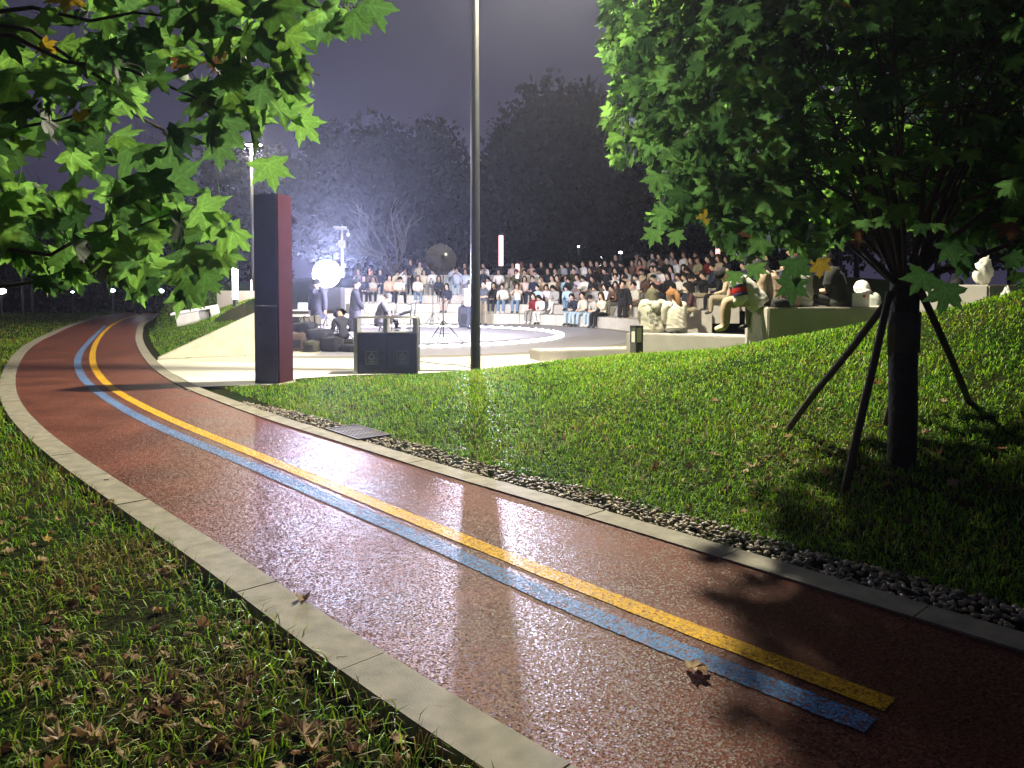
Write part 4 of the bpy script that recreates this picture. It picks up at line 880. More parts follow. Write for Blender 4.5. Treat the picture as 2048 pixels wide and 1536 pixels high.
CR = '''728,3,navy jacket,black trousers,l,lap,down|738,3,striped tee,black trousers,s,cross,down|761,4,navy jacket,dark jeans,s,lap,down|778,3,peach top,dark jeans,s,lap,tuck|794,4,cream sweater,grey trousers,s,phone,tuck|798,3,white tee,black trousers,s,phone,wide|805,4,white hoodie,grey trousers,s,up,down|822,5,grey jacket,black trousers,b,lap,down|836,3,white hoodie,blue jeans,lb,lap,down|840,5,cream sweater,grey trousers,s,film,down|848,4,cream sweater,khaki trousers,b,lap,down|855,5,navy jacket,dark jeans,b,up,down|866,4,white shirt,grey trousers,s,clap,down|878,3,navy suit,black trousers,l,lap,cross|895,2,navy suit,patterned skirt,l,lap,down|903,5,pale blue jacket,light jeans,s,film,down|914,4,pale blue jacket,light jeans,sb,up,down|925,4,pale blue jacket,grey trousers,l,lap,down|930,5,navy jacket,black trousers,s,clap,down|966,4,navy jacket,black trousers,s,cross,down|970,5,white shirt,blue jeans,b,chin,down|980,3,white shirt,brown skirt,m,phone,down|989,2,black coat,dark jeans,l,lap,down|1004,2,white hoodie,blue jeans,p,knees,down|998,4,white tee,grey trousers,m,knees,tuck|1026,5,pink cardigan,khaki skirt,b,lap,down|1036,4,olive jacket,grey trousers,bb,phone,down|1035,2,white tee,blue jeans,lb,film,down|1050,3,pink cardigan,black trousers,l,lap,tuck|1044,5,cream sweater,grey trousers,ll,lap,down|1055,4,white tee,khaki trousers,s,knees,down|1064,5,pale pink coat,grey trousers,b,clap,down|1074,4,white tee,black trousers,s,phone,tuck|1083,5,black coat,dark jeans,l,lap,down|1069,1,dark red hoodie,grey trousers,bb,lap,down|1085,1,floral dress,white trousers,m,phone,tuck|1079,2,light blue shirt,dark jeans,s,knees,wide|1088,3,beige top,khaki trousers,sb,chin,down|1093,2,pale lavender tee,blue jeans,b,knees,out|1103,5,black hoodie,black trousers,s,lap,down|1096,4,navy suit,dark jeans,s,lap,down|1106,3,cream sweater,black trousers,l,cross,down|1112,4,cream sweater,grey trousers,s,lap,down|1114,2,patterned blouse,white trousers,l,phone,cross|1127,5,grey jacket,dark jeans,s,phone,down|1133,3,light blue cardigan,black trousers,s,lap,down|1138,2,light blue shirt,blue jeans,l,phone,cross|1149,4,olive jacket,dark jeans,s,lap,down|1153,5,lavender sweater,grey trousers,s,phone,down|1157,3,pale lavender tee,white trousers,b,lap,down|1158,2,grey coat,khaki trousers,c,phone,tuck|1168,5,white tee,brown skirt,sb,lap,down|1150,1,navy suit,light jeans,s,chin,down|1168,1,beige striped sweater,light jeans,s,lap,down|1173,3,white hoodie,black trousers,m,phone,tuck|1180,5,navy jacket,grey trousers,l,lap,down|1182,4,navy suit,black trousers,b,lap,down|1190,3,black tee,grey trousers,s,knees,down|1192,1,striped tee,light jeans,s,phone,down|1203,1,cream sweater,black trousers,lb,clap,down|1198,2,patterned blouse,blue jeans,l,phone,down|1211,2,white shirt,black trousers,l,lap,tuck|1211,5,black coat,black trousers,b,lap,down|1222,5,dark plaid shirt,black trousers,m,cross,down|1214,4,black hoodie,grey trousers,s,knees,wide|1233,4,white shirt,dark jeans,m,cross,down|1234,3,white tee,grey trousers,s,lap,down|1247,3,black coat,black trousers,l,lap,down|1250,5,black hoodie,black trousers,b,phone,down|1230,2,brown jacket,grey trousers,s,knees,down|1262,5,brown jacket,khaki trousers,s,lap,down|1273,5,coral hoodie,grey trousers,b,cross,down|1264,3,beige top,grey trousers,s,phone,down|1271,2,white tee,khaki skirt,s,lap,down|1280,3,white tee,grey trousers,s,knees,down|1291,4,black hoodie,dark jeans,s,phone,down|1290,6,tan jacket,grey trousers,ck,phone,down|1306,6,white vest,black trousers,s,lap,down|1319,6,brown jacket,black trousers,l,chin,down|1295,3,brown jacket,grey trousers,ht,phone,down|1303,4,cream sweater,black trousers,s,clap,tuck|1316,3,pink hoodie,grey trousers,s,chin,down|1316,5,patterned blouse,black trousers,l,phone,down|1329,4,white tee,dark jeans,l,phone,down|1346,6,grey jacket,black trousers,b,film,down|1354,5,white vest,black trousers,b,lap,down|1339,3,black coat,dark jeans,l,lap,down|1369,6,white hoodie,black trousers,lb,lap,down|1371,4,black coat,grey trousers,b,lap,down|1383,5,brown jacket,khaki trousers,m,lap,down|1386,4,black hoodie,black trousers,l,phone,down|1398,5,yellow-grey vest,black trousers,ck,lap,down|1394,6,dark plaid shirt,black trousers,s,film,down|1418,5,dark red sweater,black trousers,s,lap,down|1440,5,beige top,grey trousers,lb,lap,down|1359,3,white hoodie,grey trousers,s,lap,down|1372,3,white hoodie,black trousers,s,cross,down|1395,3,white tee,dark jeans,s,phone,down|1373,1,lavender sweater,black skirt,l,lap,down|1391,1,grey jacket,black trousers,l,clap,down|1410,3,black coat,khaki trousers,s,film,down|1408,2,dark plaid shirt,khaki trousers,m,knees,down|1428,4,navy jacket,black trousers,s,lap,down|1455,5,black coat,dark jeans,l,lap,down|1490,4,navy jacket,black trousers,s,lap,down|1500,5,grey coat,black trousers,s,phone,down|1514,3,beige top,khaki trousers,ht,lap,down|1508,6,navy suit,black trousers,b,lap,down|1535,5,black hoodie,dark jeans,s,lap,down|1560,4,brown jacket,black trousers,l,phone,down|1585,5,white shirt,black trousers,s,lap,down|1620,4,black coat,black trousers,b,lap,down|1645,5,brown jacket,dark jeans,s,knees,down|1336,5,black hoodie,black trousers,s,lap,down|1140,5,black coat,black trousers,l,lap,down|1196,5,brown jacket,dark jeans,l,clap,down|1232,6,black hoodie,black trousers,s,lap,down|1275,6,grey coat,dark jeans,ck,lap,down|1426,6,black coat,black trousers,l,lap,down|1122,3,brown jacket,khaki trousers,m,lap,down|1144,3,black hoodie,grey trousers,s,phone,down|1065,3,navy jacket,dark jeans,s,lap,down|1310,2,grey coat,grey trousers,m,lap,down|1330,2,black coat,blue jeans,l,phone,down|1350,2,white shirt,black skirt,l,lap,down|1255,4,patterned blouse,grey trousers,bb,lap,down|1320,4,grey jacket,dark jeans,s,lap,down|1344,4,lavender sweater,black trousers,l,cross,down|1386,2,patterned blouse,dark jeans,m,lap,down|1460,3,white shirt,grey trousers,s,lap,down|1440,3,black coat,black trousers,l,lap,down|751,4,brown jacket,khaki trousers,s,knees,down|717,4,grey coat,black trousers,s,lap,down'''
rows = []
for ln_ in CR.split('|'):
    x, k, tp_, bt_, hr, ar, lg = ln_.split(','); rows.append((float(x), int(k), tp_, bt_, hr, ar, lg))
def on_step(px_, k):
    """where the view ray of that column meets the seat circle of step k, far side"""
    rad = TR[k - 1] + .30; s = (px_ - 1024) / F; a = 1 + s * s; b = -2 * (s * CEN.x + CEN.y); c = CEN.x ** 2 + CEN.y ** 2 - rad * rad
    D = b * b - 4 * a * c; d = (-b + math.sqrt(max(D, 0))) / (2 * a); x, y = s * d, d
    v = Vector((x - CEN.x, y - CEN.y)); v = v.normalized() * (rad if D < 0 else v.length); return CEN.x + v.x, CEN.y + v.y
placed = []; labs = {}
cnt = {}
for r_ in rows: cnt[(r_[1], r_[2])] = cnt.get((r_[1], r_[2]), 0) + 1
for i, (px_, k, tp_, bt_, hr, ar, lg) in enumerate(rows):
    x, y = on_step(px_, k)
    for (a_, b_, kk) in placed:      # keep shoulders apart
        if kk == k and math.hypot(x - a_, y - b_) < .36:
            v = Vector((x - a_, y - b_)); v = v if v.length > .02 else Vector((1, 0)); v = v.normalized() * .40; x, y = a_ + v.x, b_ + v.y
    placed.append((x, y, k))
    face = math.atan2(CEN.y - y, CEN.x - x) - math.pi / 2 + random.uniform(-.22, .22)
    ln2 = {'phone': 20, 'knees': 18, 'chin': 16}.get(ar, 6)
    o, J, h = person((x, y, TZ[k - 1]), face, tp_, bt_, HD[hr], shoes=random.choice((0, 0, 1, 1, 1)), skin=random.choice((0, 0, 1, 2)), sleeves='tee' not in tp_ and 'vest' not in tp_, scale=random.uniform(.95, 1.04), fat=1.14, legf=1.22, arms=ar, legs=lg, lean=ln2, nod=25 if ar == 'phone' else 4)
    row = ORD[k - 1]
    lb = f'person in {tp_} and {bt_}, {HW[hr]}, {AW[ar]}, on {row} step'
    if len(lb.split()) > 16: lb = f'person in {tp_} and {bt_}, {HW[hr]}, on {row} step'
    if lb in labs: lb = f'person in {tp_} and {bt_}, {HW[hr]}, on {row} step beside {rows[i - 1][2]}'
    if len(lb.split()) > 16: lb = f'person in {tp_} and {bt_} on {row} step beside {rows[i - 1][2]}'
    labs[lb] = 1
    tag(o, lb, 'person', 'audience seated on the curved steps')
    if ar in ('phone', 'film') and i % 2 == 0:
        lit = i % 6 == 0; q = MB(); q.box(0, 0, 0, .075, .01, .15); ph = q.build('phone', blackp); hw = (J['hdL'] + J['hdR']) / 2
        q = MB(); q.box(0, -.0062, 0, .068, .002, .138); q.build('screen', screenm if lit else MATS['black_paint'], ph)
        ph.matrix_world = Matrix.Translation((x, y, TZ[k - 1])) @ Matrix.Rotation(face, 4, 'Z') @ Matrix.Translation(hw + Vector((0, .03, .05))) @ Matrix.Rotation(-.6 if ar == 'phone' else 0, 4, 'X')
        tag(ph, f'{"lit" if lit else "dark"} phone held by the person in {tp_} and {bt_} on {row} step', 'phone', 'phones in the crowd')

def garment(J, joints, edges, rad, name, m_, parent, sub=2, amp=.02, seed=0, freq=7):
    ix = {n: i for i, n in enumerate(joints)}
    me = skinmesh([J[n] if isinstance(n, str) else n for n in joints], [(ix[a], ix[b]) for a, b in edges], rad, 0, sub, name)
    me.update(); nn = [v.normal.copy() for v in me.vertices]
    for v, n_ in zip(me.vertices, nn):
        c = v.co; f = mnoise.noise(Vector((c.x * freq, c.y * freq, c.z * freq * 1.4 + seed))) + .6 * mnoise.noise(Vector((c.x * 17 + seed, c.y * 17, c.z * 11)))
        v.co = c + n_ * amp * f
    me.materials.append(m_); me.polygons.foreach_set('use_smooth', [True] * len(me.polygons)); return link(name, me, parent)
TJ = ['pel', 'spi', 'che', 'neck', 'shL', 'shR', 'elL', 'elR', 'wrL', 'wrR']; TE = [('pel', 'spi'), ('spi', 'che'), ('che', 'neck'), ('che', 'shL'), ('che', 'shR'), ('shL', 'elL'), ('shR', 'elR'), ('elL', 'wrL'), ('elR', 'wrR')]
def hoodie(J, o, m_, name='hoodie', f=1.0, seed=0, amp=.017, hem=.02, sleeve=True, stop='wr'):
    """loose upper garment: a lofted torso over the spine with two sleeves"""
    q = MB(); na = 26; ax = [J['pel'], J['spi'], J['che'], J['neck']]
    secs = [(-.55, .175, .150), (-.25, .205, .170), (.0, .205, .165), (.6, .198, .160), (1.0, .195, .155), (1.5, .205, .150), (2.0, .215, .140), (2.35, .200, .120), (2.62, .165, .100), (2.82, .110, .085), (3.0, .070, .070)]
    if hem > .1: secs = secs[2:]
    rows = []
    for k in np.linspace(0, len(secs) - 1, 26):
        i = min(int(k), len(secs) - 2); t = k - i; rows.append([secs[i][j] * (1 - t) + secs[i + 1][j] * t for j in range(3)])
    V = []; Fs = []
    for u, rx, ry in rows:
        i = max(0, min(2, int(u))) if u >= 0 else 0; t = u - i; c = ax[i].lerp(ax[i + 1], t); d = (ax[i + 1] - ax[i]).normalized(); side = Vector((1, 0, 0)); fw = d.cross(side) * -1
        for k in range(na):
            a = 2 * math.pi * k / na; V.append(c + side * math.cos(a) * rx * f + fw * math.sin(a) * ry * f)
    for i in range(len(rows) - 1):
        for k in range(na): Fs.append((i * na + k, i * na + (k + 1) % na, (i + 1) * na + (k + 1) % na, (i + 1) * na + k))
    Fs.append(tuple((len(rows) - 1) * na + k for k in range(na))); q.add(V, Fs)
    for n in 'LR':
        sh, el, wr, ch = J['sh' + n], J['el' + n], J['wr' + n], J['che']; pts = [sh.lerp(ch, .45), sh]; rr = [.10 * f, .100 * f]
        for t in (.25, .5, .75, 1): pts.append(sh.lerp(el, t)); rr.append((.098 - .014 * t) * f)
        if stop == 'wr':
            for t in (.2, .45, .7, .92): pts.append(el.lerp(wr, t)); rr.append((.086 - .022 * t) * f)
            pts.append(el.lerp(wr, .97)); rr.append(.048 * f)
        else: pts = pts[:5]; rr = rr[:5]
        q.tube(pts, rr, 14)
    me = q.mesh(name, m_, True); b = bmesh.new(); b.from_mesh(me); bmesh.ops.recalc_face_normals(b, faces=b.faces); bmesh.ops.subdivide_edges(b, edges=b.edges, cuts=1, use_grid_fill=True, smooth=.4); b.normal_update()
    for v in b.verts:
        c = v.co; v.co = c + v.normal * amp * (mnoise.noise(Vector((c.x * 11, c.y * 11 + seed, c.z * 4))) + .7 * mnoise.noise(Vector((c.x * 5 + seed, c.y * 5, c.z * 16 + c.x * 9))) * (1.3 if c.z < .3 else .6))
    b.to_mesh(me); b.free(); me.polygons.foreach_set('use_smooth', [True] * len(me.polygons)); return link(name, me, o)
# ---- performers and standing people on the stage
def facing(p, q): return math.atan2(q[1] - p[1], q[0] - p[0]) - math.pi / 2
navdress = cloth('slate_dress', (.075, .075, .13)); dk = cloth('dark_slate', (.045, .045, .07))
p = at(711, 668, 20.0); o, J, h = person((p.x, p.y, .012), R(-78), 'navy suit', 'black trousers', ('bun', 'black'), topm=dk, botm=navdress, sit=False, arms='front', legs='down', lean=2, yaw=-8, fingers=True, sub=2)
tag(o, 'person standing in profile in a long dark dress, hands held in front', 'person'); hoodie(J, o, dk, 'jacket', f=.84, seed=101, amp=.008)
m = MB(); m.lathe([(.13, 1.02), (.15, .95), (.17, .7), (.165, .45), (.15, .30)], 18, cap=False); m.build('skirt', navdress, o, smooth=True)
p = at(761, 690, 20.6); o, J, h = person((p.x, p.y, .48), R(-80), 'black tee', 'black trousers', ('short', 'black'), topm=cloth('charcoal_shirt', (.045, .042, .05)), sit=True, arms='drum', legs='wide', lean=14, nod=14, sleeves=False, fat=1.06, fingers=True, sub=2)
tag(o, 'person in charcoal shirt seated at the electronic drums holding sticks', 'person'); hoodie(J, o, MATS['cloth_charcoal_shirt'], 'shirt', f=1.0, seed=102, amp=.012, stop='el')
for s, n in ((-1, 'L'), (1, 'R')):
    q = MB(); a = J['hd' + n]; q.tube([a - Vector((0, .05, 0)), a + Vector((0, .33, .06))], [.008, .005], 6); st = q.build('drum_stick', mat('drumstick_wood', (.5, .35, .18), .5), None); st.matrix_world = Matrix.Translation((p.x, p.y, .48)) @ Matrix.Rotation(R(-80), 4, 'Z')
    tag(st, f'wooden drum stick in the {"right" if s > 0 else "left"} hand of the seated drummer', 'drum stick')
t = empty('drum_stool', (p.x, p.y, .006), label='round black stool under the seated drummer', cat='stool')
m = MB(); m.lathe([(.17, .40), (.18, .43), (.17, .475)], 18); m.build('seat', black, t)
for a in range(3):
    m = MB(); m.tube([(0, 0, .40), (.24 * math.cos(a * 2.09), .24 * math.sin(a * 2.09), 0)], .014, 6); m.build('leg', chrome, t)
p = at(637, 678, 20.8); o, J, h = person((p.x, p.y, .012), R(160), 'black coat', 'grey trousers', ('bucket', 'black'), topm=cloth('dark_coat', (.05, .05, .085)), botm=cloth('violet_grey_trousers', (.20, .18, .26)), sit=False, arms='down', legs='wide', lean=4, yaw=-30, fingers=True, sub=2)
tag(o, 'person in a long dark coat and hat standing below the glaring softbox', 'person'); hoodie(J, o, MATS['cloth_dark_coat'], 'coat', f=.94, seed=103, amp=.010)
m = MB(); m.lathe([(.15, 1.05), (.19, .95), (.22, .62), (.21, .60)], 18, cap=False); m.build('coat_skirt', cloth('dark_coat', (.05, .05, .085)), o, smooth=True)
p = at(938, 662, 26.0); o, J, h = person((p.x, p.y, .012), R(-50), 'pale pink coat', 'dark jeans', ('short', 'black'), topm=cloth('salmon_shirt', (.58, .40, .38)), sit=False, arms='front', legs='down', lean=2, fingers=True, sub=2)
tag(o, 'person in salmon shirt and dark trousers standing on stage beside the lamp post', 'person'); hoodie(J, o, MATS['cloth_salmon_shirt'], 'shirt', f=.90, seed=104, amp=.010)
p = at(928, 652, 27.6); t = blob('backpack', (p.x, p.y, .006), (.42, .30, .80), nav, 'tall dark backpack standing behind the person in the salmon shirt', 'backpack', group='loose bags on the stage')
p = at(967, 648, 28.6); o, J, h = person((p.x, p.y, .006), R(170), 'navy jacket', 'khaki trousers', ('short', 'black'), topm=cloth('navy_tee', (.05, .06, .08)), sit=False, arms='cross', legs='down', lean=2, sleeves=False, sub=2, fingers=True)
tag(o, 'person in navy tee with folded arms standing just behind the lamp post', 'person')
p = at(1246, 664, 26.4); o, J, h = person((p.x, p.y, .006), R(150), 'black coat', 'black trousers', ('short', 'black'), sit=False, arms='face', legs='down', lean=2, nod=8, sub=2, fingers=True)
tag(o, 'person all in black standing with one hand on the cheek', 'person'); hoodie(J, o, TM['black coat'], 'coat', f=.88, seed=105, amp=.010)
p = at(1232, 657, 28.2); o, J, h = person((p.x, p.y, .006), R(150), 'brown jacket', 'white trousers', ('m' and 'mid', 'black'), sit=False, arms='phone', legs='down', lean=5, nod=10, sub=1)
tag(o, 'person in brown jacket and pale trousers behind the video camera tripod', 'person')
p = at(822, 588, 32.4); x, y = on_step(822, 4); o, J, h = person((x, y - .0, TZ[2]), R(170), 'navy suit', 'black trousers', ('short', 'black'), sit=False, arms='front', legs='down', lean=2, sub=1, scale=.93)
o.location = (CEN.x + (x - CEN.x) * .955, CEN.y + (y - CEN.y) * .955, TZ[2])
tag(o, 'person in navy suit and open white collar standing among the seated left crowd', 'person')
# crouching person with a wide hat among the bags
p = at(688, 696, 18.2); o, J, h = person((p.x, p.y, .22), R(30), 'navy suit', 'black trousers', ('bucket', 'black'), topm=nav, sit=True, arms='knees', legs='tuck', lean=28, nod=22, fingers=True, sub=2)
tag(o, 'person in dark jacket and black hat crouching over the bags by the bin', 'person')
m = MB(); m.box(0, -.02, -.10, .36, .3, .22); m.build('crouch_stool', black, o)

# ---- people on the near benches, with clothing of their own
def hood_roll(J, o, m_, up_=.0):
    m = MB(); c = J['neck']; V = []
    pts_ = [(c.x + .115 * math.cos(a), c.y - .05 + .13 * math.sin(a), c.z + .015 + .05 * math.sin(a) - up_) for a in np.linspace(.3, math.pi * 2 - .3 + .6, 14)]
    m.tube(pts_, [.035 + .035 * max(0, -math.sin(a)) for a in np.linspace(.3, math.pi * 2 + .3, 14)], 9)
    m.tube([(c.x, c.y - .12, c.z - .03), (c.x, c.y - .20, c.z - .10), (c.x, c.y - .215, c.z - .19)], [.10, .10, .03], 12)
    return m.build('hood', m_, o, smooth=True)
hoodm = mat('cream_hoodie_cloth', (.36, .35, .28), .9, var=.08, scale=6, bump=.5, bscale=9)
whitejk = mat('white_jacket_cloth', (.48, .46, .39), .85, var=.06, scale=6, bump=.5, bscale=9)
SB = [at(1307, 662, 14.75), at(1353, 662, 14.5)]
o, J, h = person((SB[0].x, SB[0].y, .60), R(4), 'cream sweater', 'khaki trousers', ('mid', 'ash'), topm=hoodm, sit=True, arms='phone', legs='down', lean=8, nod=6, yaw=14, fat=1.15, sub=2, fingers=True)
tag(o, 'person in a cream hoodie with printed slogan on the back, seated on the middle bench', 'person')
ho = hoodie(J, o, hoodm, f=1.30, seed=3, amp=.017); hood_roll(J, o, hoodm)
# slogan, laid on the cloth by casting each letter onto the back
bv = BVHTree.FromPolygons([v.co for v in ho.data.vertices], [tuple(q.vertices) for q in ho.data.polygons])
ink = mat('slogan_ink', (.05, .048, .04), .8)
for i, tx in enumerate(('EVERYTHING', 'YOU CAN', 'GET AN I', 'LIKE')):
    cu = bpy.data.curves.new('t', 'FONT'); cu.body = tx; cu.size = .092; cu.offset = .0015; cu.align_x = 'CENTER'; cu.extrude = 0; cu.resolution_u = 2
    ob = bpy.data.objects.new('tmp', cu); C.objects.link(ob); me = bpy.data.meshes.new_from_object(ob.evaluated_get(bpy.context.evaluated_depsgraph_get())); bpy.data.objects.remove(ob)
    b = bmesh.new(); b.from_mesh(me); bmesh.ops.triangulate(b, faces=b.faces); bmesh.ops.subdivide_edges(b, edges=[e_ for e_ in b.edges if e_.calc_length() > .02], cuts=1)
    for v in b.verts:
        x, z = -.01 + v.co.x * .60, .40 - i * .092 + v.co.y * 1.0 + v.co.x * .20
        hit = bv.ray_cast(Vector((x, -1.2, z)), Vector((0, 1, 0)))[0]
        v.co = (hit + Vector((0, -.006, 0))) if hit is not None else Vector((x, -.1, z))
    b.to_mesh(me); b.free(); me.materials.clear(); me.materials.append(ink); link('slogan', me, ho)
o, J, h = person((SB[1].x, SB[1].y, .60), R(18), 'white hoodie', 'light jeans', ('short', 'orange'), topm=whitejk, botm=cloth('pale_jeans', (.46, .48, .46)), sit=True, arms='phone', legs='down', lean=10, nod=12, yaw=30, fat=1.05, sub=2, fingers=True)
tag(o, 'person with long orange-brown hair in a white jacket, seated beside the cream hoodie', 'person')
hoodie(J, o, whitejk, 'jacket', f=1.0, seed=9, hem=.2)
q = MB(); c = h @ Vector((0, -.08, -.02)); q.tube([c + Vector((0, .03, .06)), c + Vector((0, -.06, .0)), c + Vector((.01, -.10, -.14)), c + Vector((.03, -.10, -.30)), c + Vector((.05, -.07, -.44))], [.04, .055, .055, .04, .01], 10); q.build('ponytail', HR['orange'], o, smooth=True)
# bench C row
cz = 1.17; d_c = Vector((c2.x - c1.x, c2.y - c1.y)).normalized()
def onC(px_, back=.35):
    s = (px_ - 1024) / F; a = Vector((c1.x, c1.y)); n_ = Vector((-d_c.y, d_c.x)); a = a + n_ * back
    # ray (s*d, d) meets the line a + u*d_c
    den = s * d_c.y - d_c.x; u_ = (a.x - s * a.y) / (den) if abs(den) > 1e-6 else 0
    return a + d_c * u_
rugby = mat('rugby_white_cloth', (.52, .50, .45), .85, bump=.5, bscale=9); rnav = cloth('rugby_navy', (.03, .035, .075)); rred = cloth('rugby_red', (.42, .02, .02))
pc = onC(1512, .40); LZ = .60
o, J, h = person((pc.x, pc.y, cz), R(78), 'white hoodie', 'khaki trousers', ('short', 'black'), shoes=2, topm=rugby, botm=mat('beige_trouser_cloth', (.34, .25, .165), .85, var=.08, bump=.5, bscale=8), sit=True, arms='phone', legs='down', lean=44, nod=34, fat=1.1, legf=1.45, sub=2, fingers=True, scale=1.06)
tag(o, 'person in white shirt with red and navy striped sleeves at the high bench end', 'person')
g_ = hoodie(J, o, rugby, 'shirt', f=1.08, seed=21)
# striped bands of the sleeve nearest us as cloth rings
for n in 'LR':
    A, B = J['sh' + n], J['el' + n]
    for (u0, u1, m_) in ((.28, .44, rnav), (.44, .74, rred), (.74, .92, rnav)):
        q = MB(); q.tube([A.lerp(B, u0), A.lerp(B, (u0 + u1) / 2), A.lerp(B, u1)], [.116 - .012 * u0, .119 - .012 * u0, .116 - .012 * u1], 16, cap=False); q.build('sleeve_band', m_, o, smooth=True)
q = MB(); q.box(0, 0, 0, .07, .012, .15); ph = q.build('phone', blackp, None); hw = (J['hdL'] + J['hdR']) / 2
ph.matrix_world = Matrix.Translation((pc.x, pc.y, cz)) @ Matrix.Rotation(R(78), 4, 'Z') @ Matrix.Scale(1.06, 4) @ Matrix.Translation(hw + Vector((0, .03, .03))) @ Matrix.Rotation(-.7, 4, 'X'); tag(ph, 'dark phone held by the person with striped sleeves', 'phone', 'phones')
beige = mat('beige_pink_cloth', (.42, .31, .23), .85, var=.06, bump=.5, bscale=9)
pc = onC(1556, .42); o, J, h = person((pc.x, pc.y, cz), R(52), 'beige top', 'khaki trousers', ('mid', 'black'), topm=beige, sit=True, arms='phone', legs='down', lean=26, nod=20, fat=1.1, sub=2, fingers=True); hoodie(J, o, beige, 'coat', f=1.12, seed=31)
tag(o, 'person in a loose beige-pink coat hunched under the leaves beside the striped sleeves', 'person')
shoulder = onC(1576, .34); t = empty('shoulder_bag', (shoulder.x, shoulder.y - .1, cz), R(8), label='beige shoulder bag with a long black strap between two seated people', cat='bag', group='bags on the high bench')
m = MB(); m.prism([(-.17, -.06), (.17, -.06), (.16, .07), (-.16, .07)], .0, .34); m.build('body', beige, t, bevel=.03)
m = MB(); m.tube([(-.05, -.075, .5), (-.01, -.08, .2), (.0, -.08, .03)], .009, 6); m.build('strap', black, t)
gsh = mat('pale_grey_shirt', (.36, .365, .32), .85, var=.06, bump=.5, bscale=9)
pc = onC(1602, .42); o, J, h = person((pc.x, pc.y, cz), R(14), 'grey jacket', 'black trousers', ('short', 'black'), topm=gsh, sit=True, arms='phone', legs='down', lean=12, nod=22, fat=1.1, sub=2, fingers=True); hoodie(J, o, gsh, 'shirt', f=1.05, seed=41)
tag(o, 'person in a pale grey shirt seated between the beige coat and the black tee', 'person')
btee = mat('black_tee_cloth', (.016, .018, .015), .9, bump=.5, bscale=9)
pc = onC(1675, .30); o, J, h = person((pc.x, pc.y, cz), R(62), 'black tee', 'black trousers', ('short', 'black'), topm=btee, botm=cloth('black_jeans', (.022, .022, .02)), sit=True, arms='phone', legs='lotus', lean=10, nod=20, sleeves=False, fat=1.1, sub=2, fingers=True, scale=1.05)
hoodie(J, o, btee, 'tee_shirt', f=1.04, seed=51, stop='el')
tag(o, 'person in black tee with pale print on the back, sitting cross-legged with a phone', 'person')
q = MB(); V = []; base = J['che']
for i in range(6):
    for j in range(4): V.append((-.06 + i * .035, -.178 - .0 * j, base.z + .10 - j * .07))
prt = mat('pale_print', (.5, .52, .48), .8)
bvp = None
tee = [c_ for c_ in o.children if c_.name.startswith('tee')][0]; bv = BVHTree.FromPolygons([v.co for v in tee.data.vertices], [tuple(q_.vertices) for q_ in tee.data.polygons])
V2 = []
for (x, y, z) in V:
    hit = bv.ray_cast(Vector((x, -1, z)), Vector((0, 1, 0)))[0]; V2.append(hit + Vector((0, -.006, 0)) if hit is not None else Vector((x, y, z)))
q.add(V2, [(i * 4 + j, i * 4 + j + 1, i * 4 + j + 5, i * 4 + j + 4) for i in range(5) for j in range(3)]); q.build('back_print', prt, o, smooth=True)
q = MB(); q.box(0, 0, 0, .08, .01, .16); ph = q.build('phone', blackp); hw = (J['hdL'] + J['hdR']) / 2
q = MB(); q.box(0, -.0065, 0, .07, .002, .145); q.build('screen', screenm, ph)
ph.matrix_world = Matrix.Translation((pc.x, pc.y, cz)) @ Matrix.Rotation(R(62), 4, 'Z') @ Matrix.Scale(1.05, 4) @ Matrix.Translation(hw + Vector((0, .05, .05))) @ Matrix.Rotation(-.9, 4, 'X'); tag(ph, 'lit phone held by the person in the black tee', 'phone', 'phones')
mint = mat('mint_white_hoodie', (.44, .48, .41), .9, bump=.5, bscale=9)
pc = onC(1748, 1.15); o, J, h = person((pc.x, pc.y, .78), R(20), 'white hoodie', 'grey trousers', ('hood', 'white hoodie'), topm=mint, sit=True, arms='knees', legs='down', lean=22, nod=10, fat=1.15, sub=2); hoodie(J, o, mint, f=1.12, seed=61)
tag(o, 'person in a white hood seen low from behind, left of the staked trunk', 'person')
pc = onC(1925, 1.4); o, J, h = person((pc.x, pc.y, .8), R(10), 'black coat', 'black trousers', ('short', 'black'), sit=True, arms='lap', legs='down', lean=12, fat=1.1, sub=2)
tag(o, 'dark-clothed person beyond the bench, behind leaves to the right of the trunk', 'person')
t = empty('stone_ledge', (pc.x, pc.y, .3), label='low concrete ledge under the dark-clothed person behind the high bench', cat='ledge'); m = MB(); m.box(-.6, .1, .24, 3.4, .7, .48); m.build('block', seatstone, t)
# bags on bench C
pc = onC(1718, .22); t = empty('paper_bag', (pc.x, pc.y, cz), R(5), label='white paper bag with a small red heart beside the white hood', cat='paper bag', group='bags on the high bench')
m = MB(); m.prism([(-.15, -.06), (.15, -.06), (.15, .06), (-.15, .06)], 0, .23); m.build('body', whitep, t, bevel=.006)
q = MB(); hp = [(.05, -.025), (.078, .01), (.072, .03), (.057, .033), (.05, .02), (.043, .033), (.028, .03), (.022, .01)]; q.add([(x, -.063, .165 + z) for x, z in hp], [tuple(range(8))]); q.build('red_heart', mat('red_print', (.6, .02, .03), .7), t)
m = MB(); m.tube([(-.06, 0, .23), (-.04, 0, .29), (.04, 0, .29), (.06, 0, .23)], .006, 6); m.build('handle', beige, t)
pc = onC(1581, .12); t = empty('drink_bag', (pc.x, pc.y, cz), label='clear plastic carrier with a drink cup on the bench front edge', cat='takeaway bag', group='bags on the high bench')
m = MB(); m.lathe([(.05, 0), (.062, .06), (.058, .10), (.02, .15), (.006, .19), (.018, .23)], 12); 
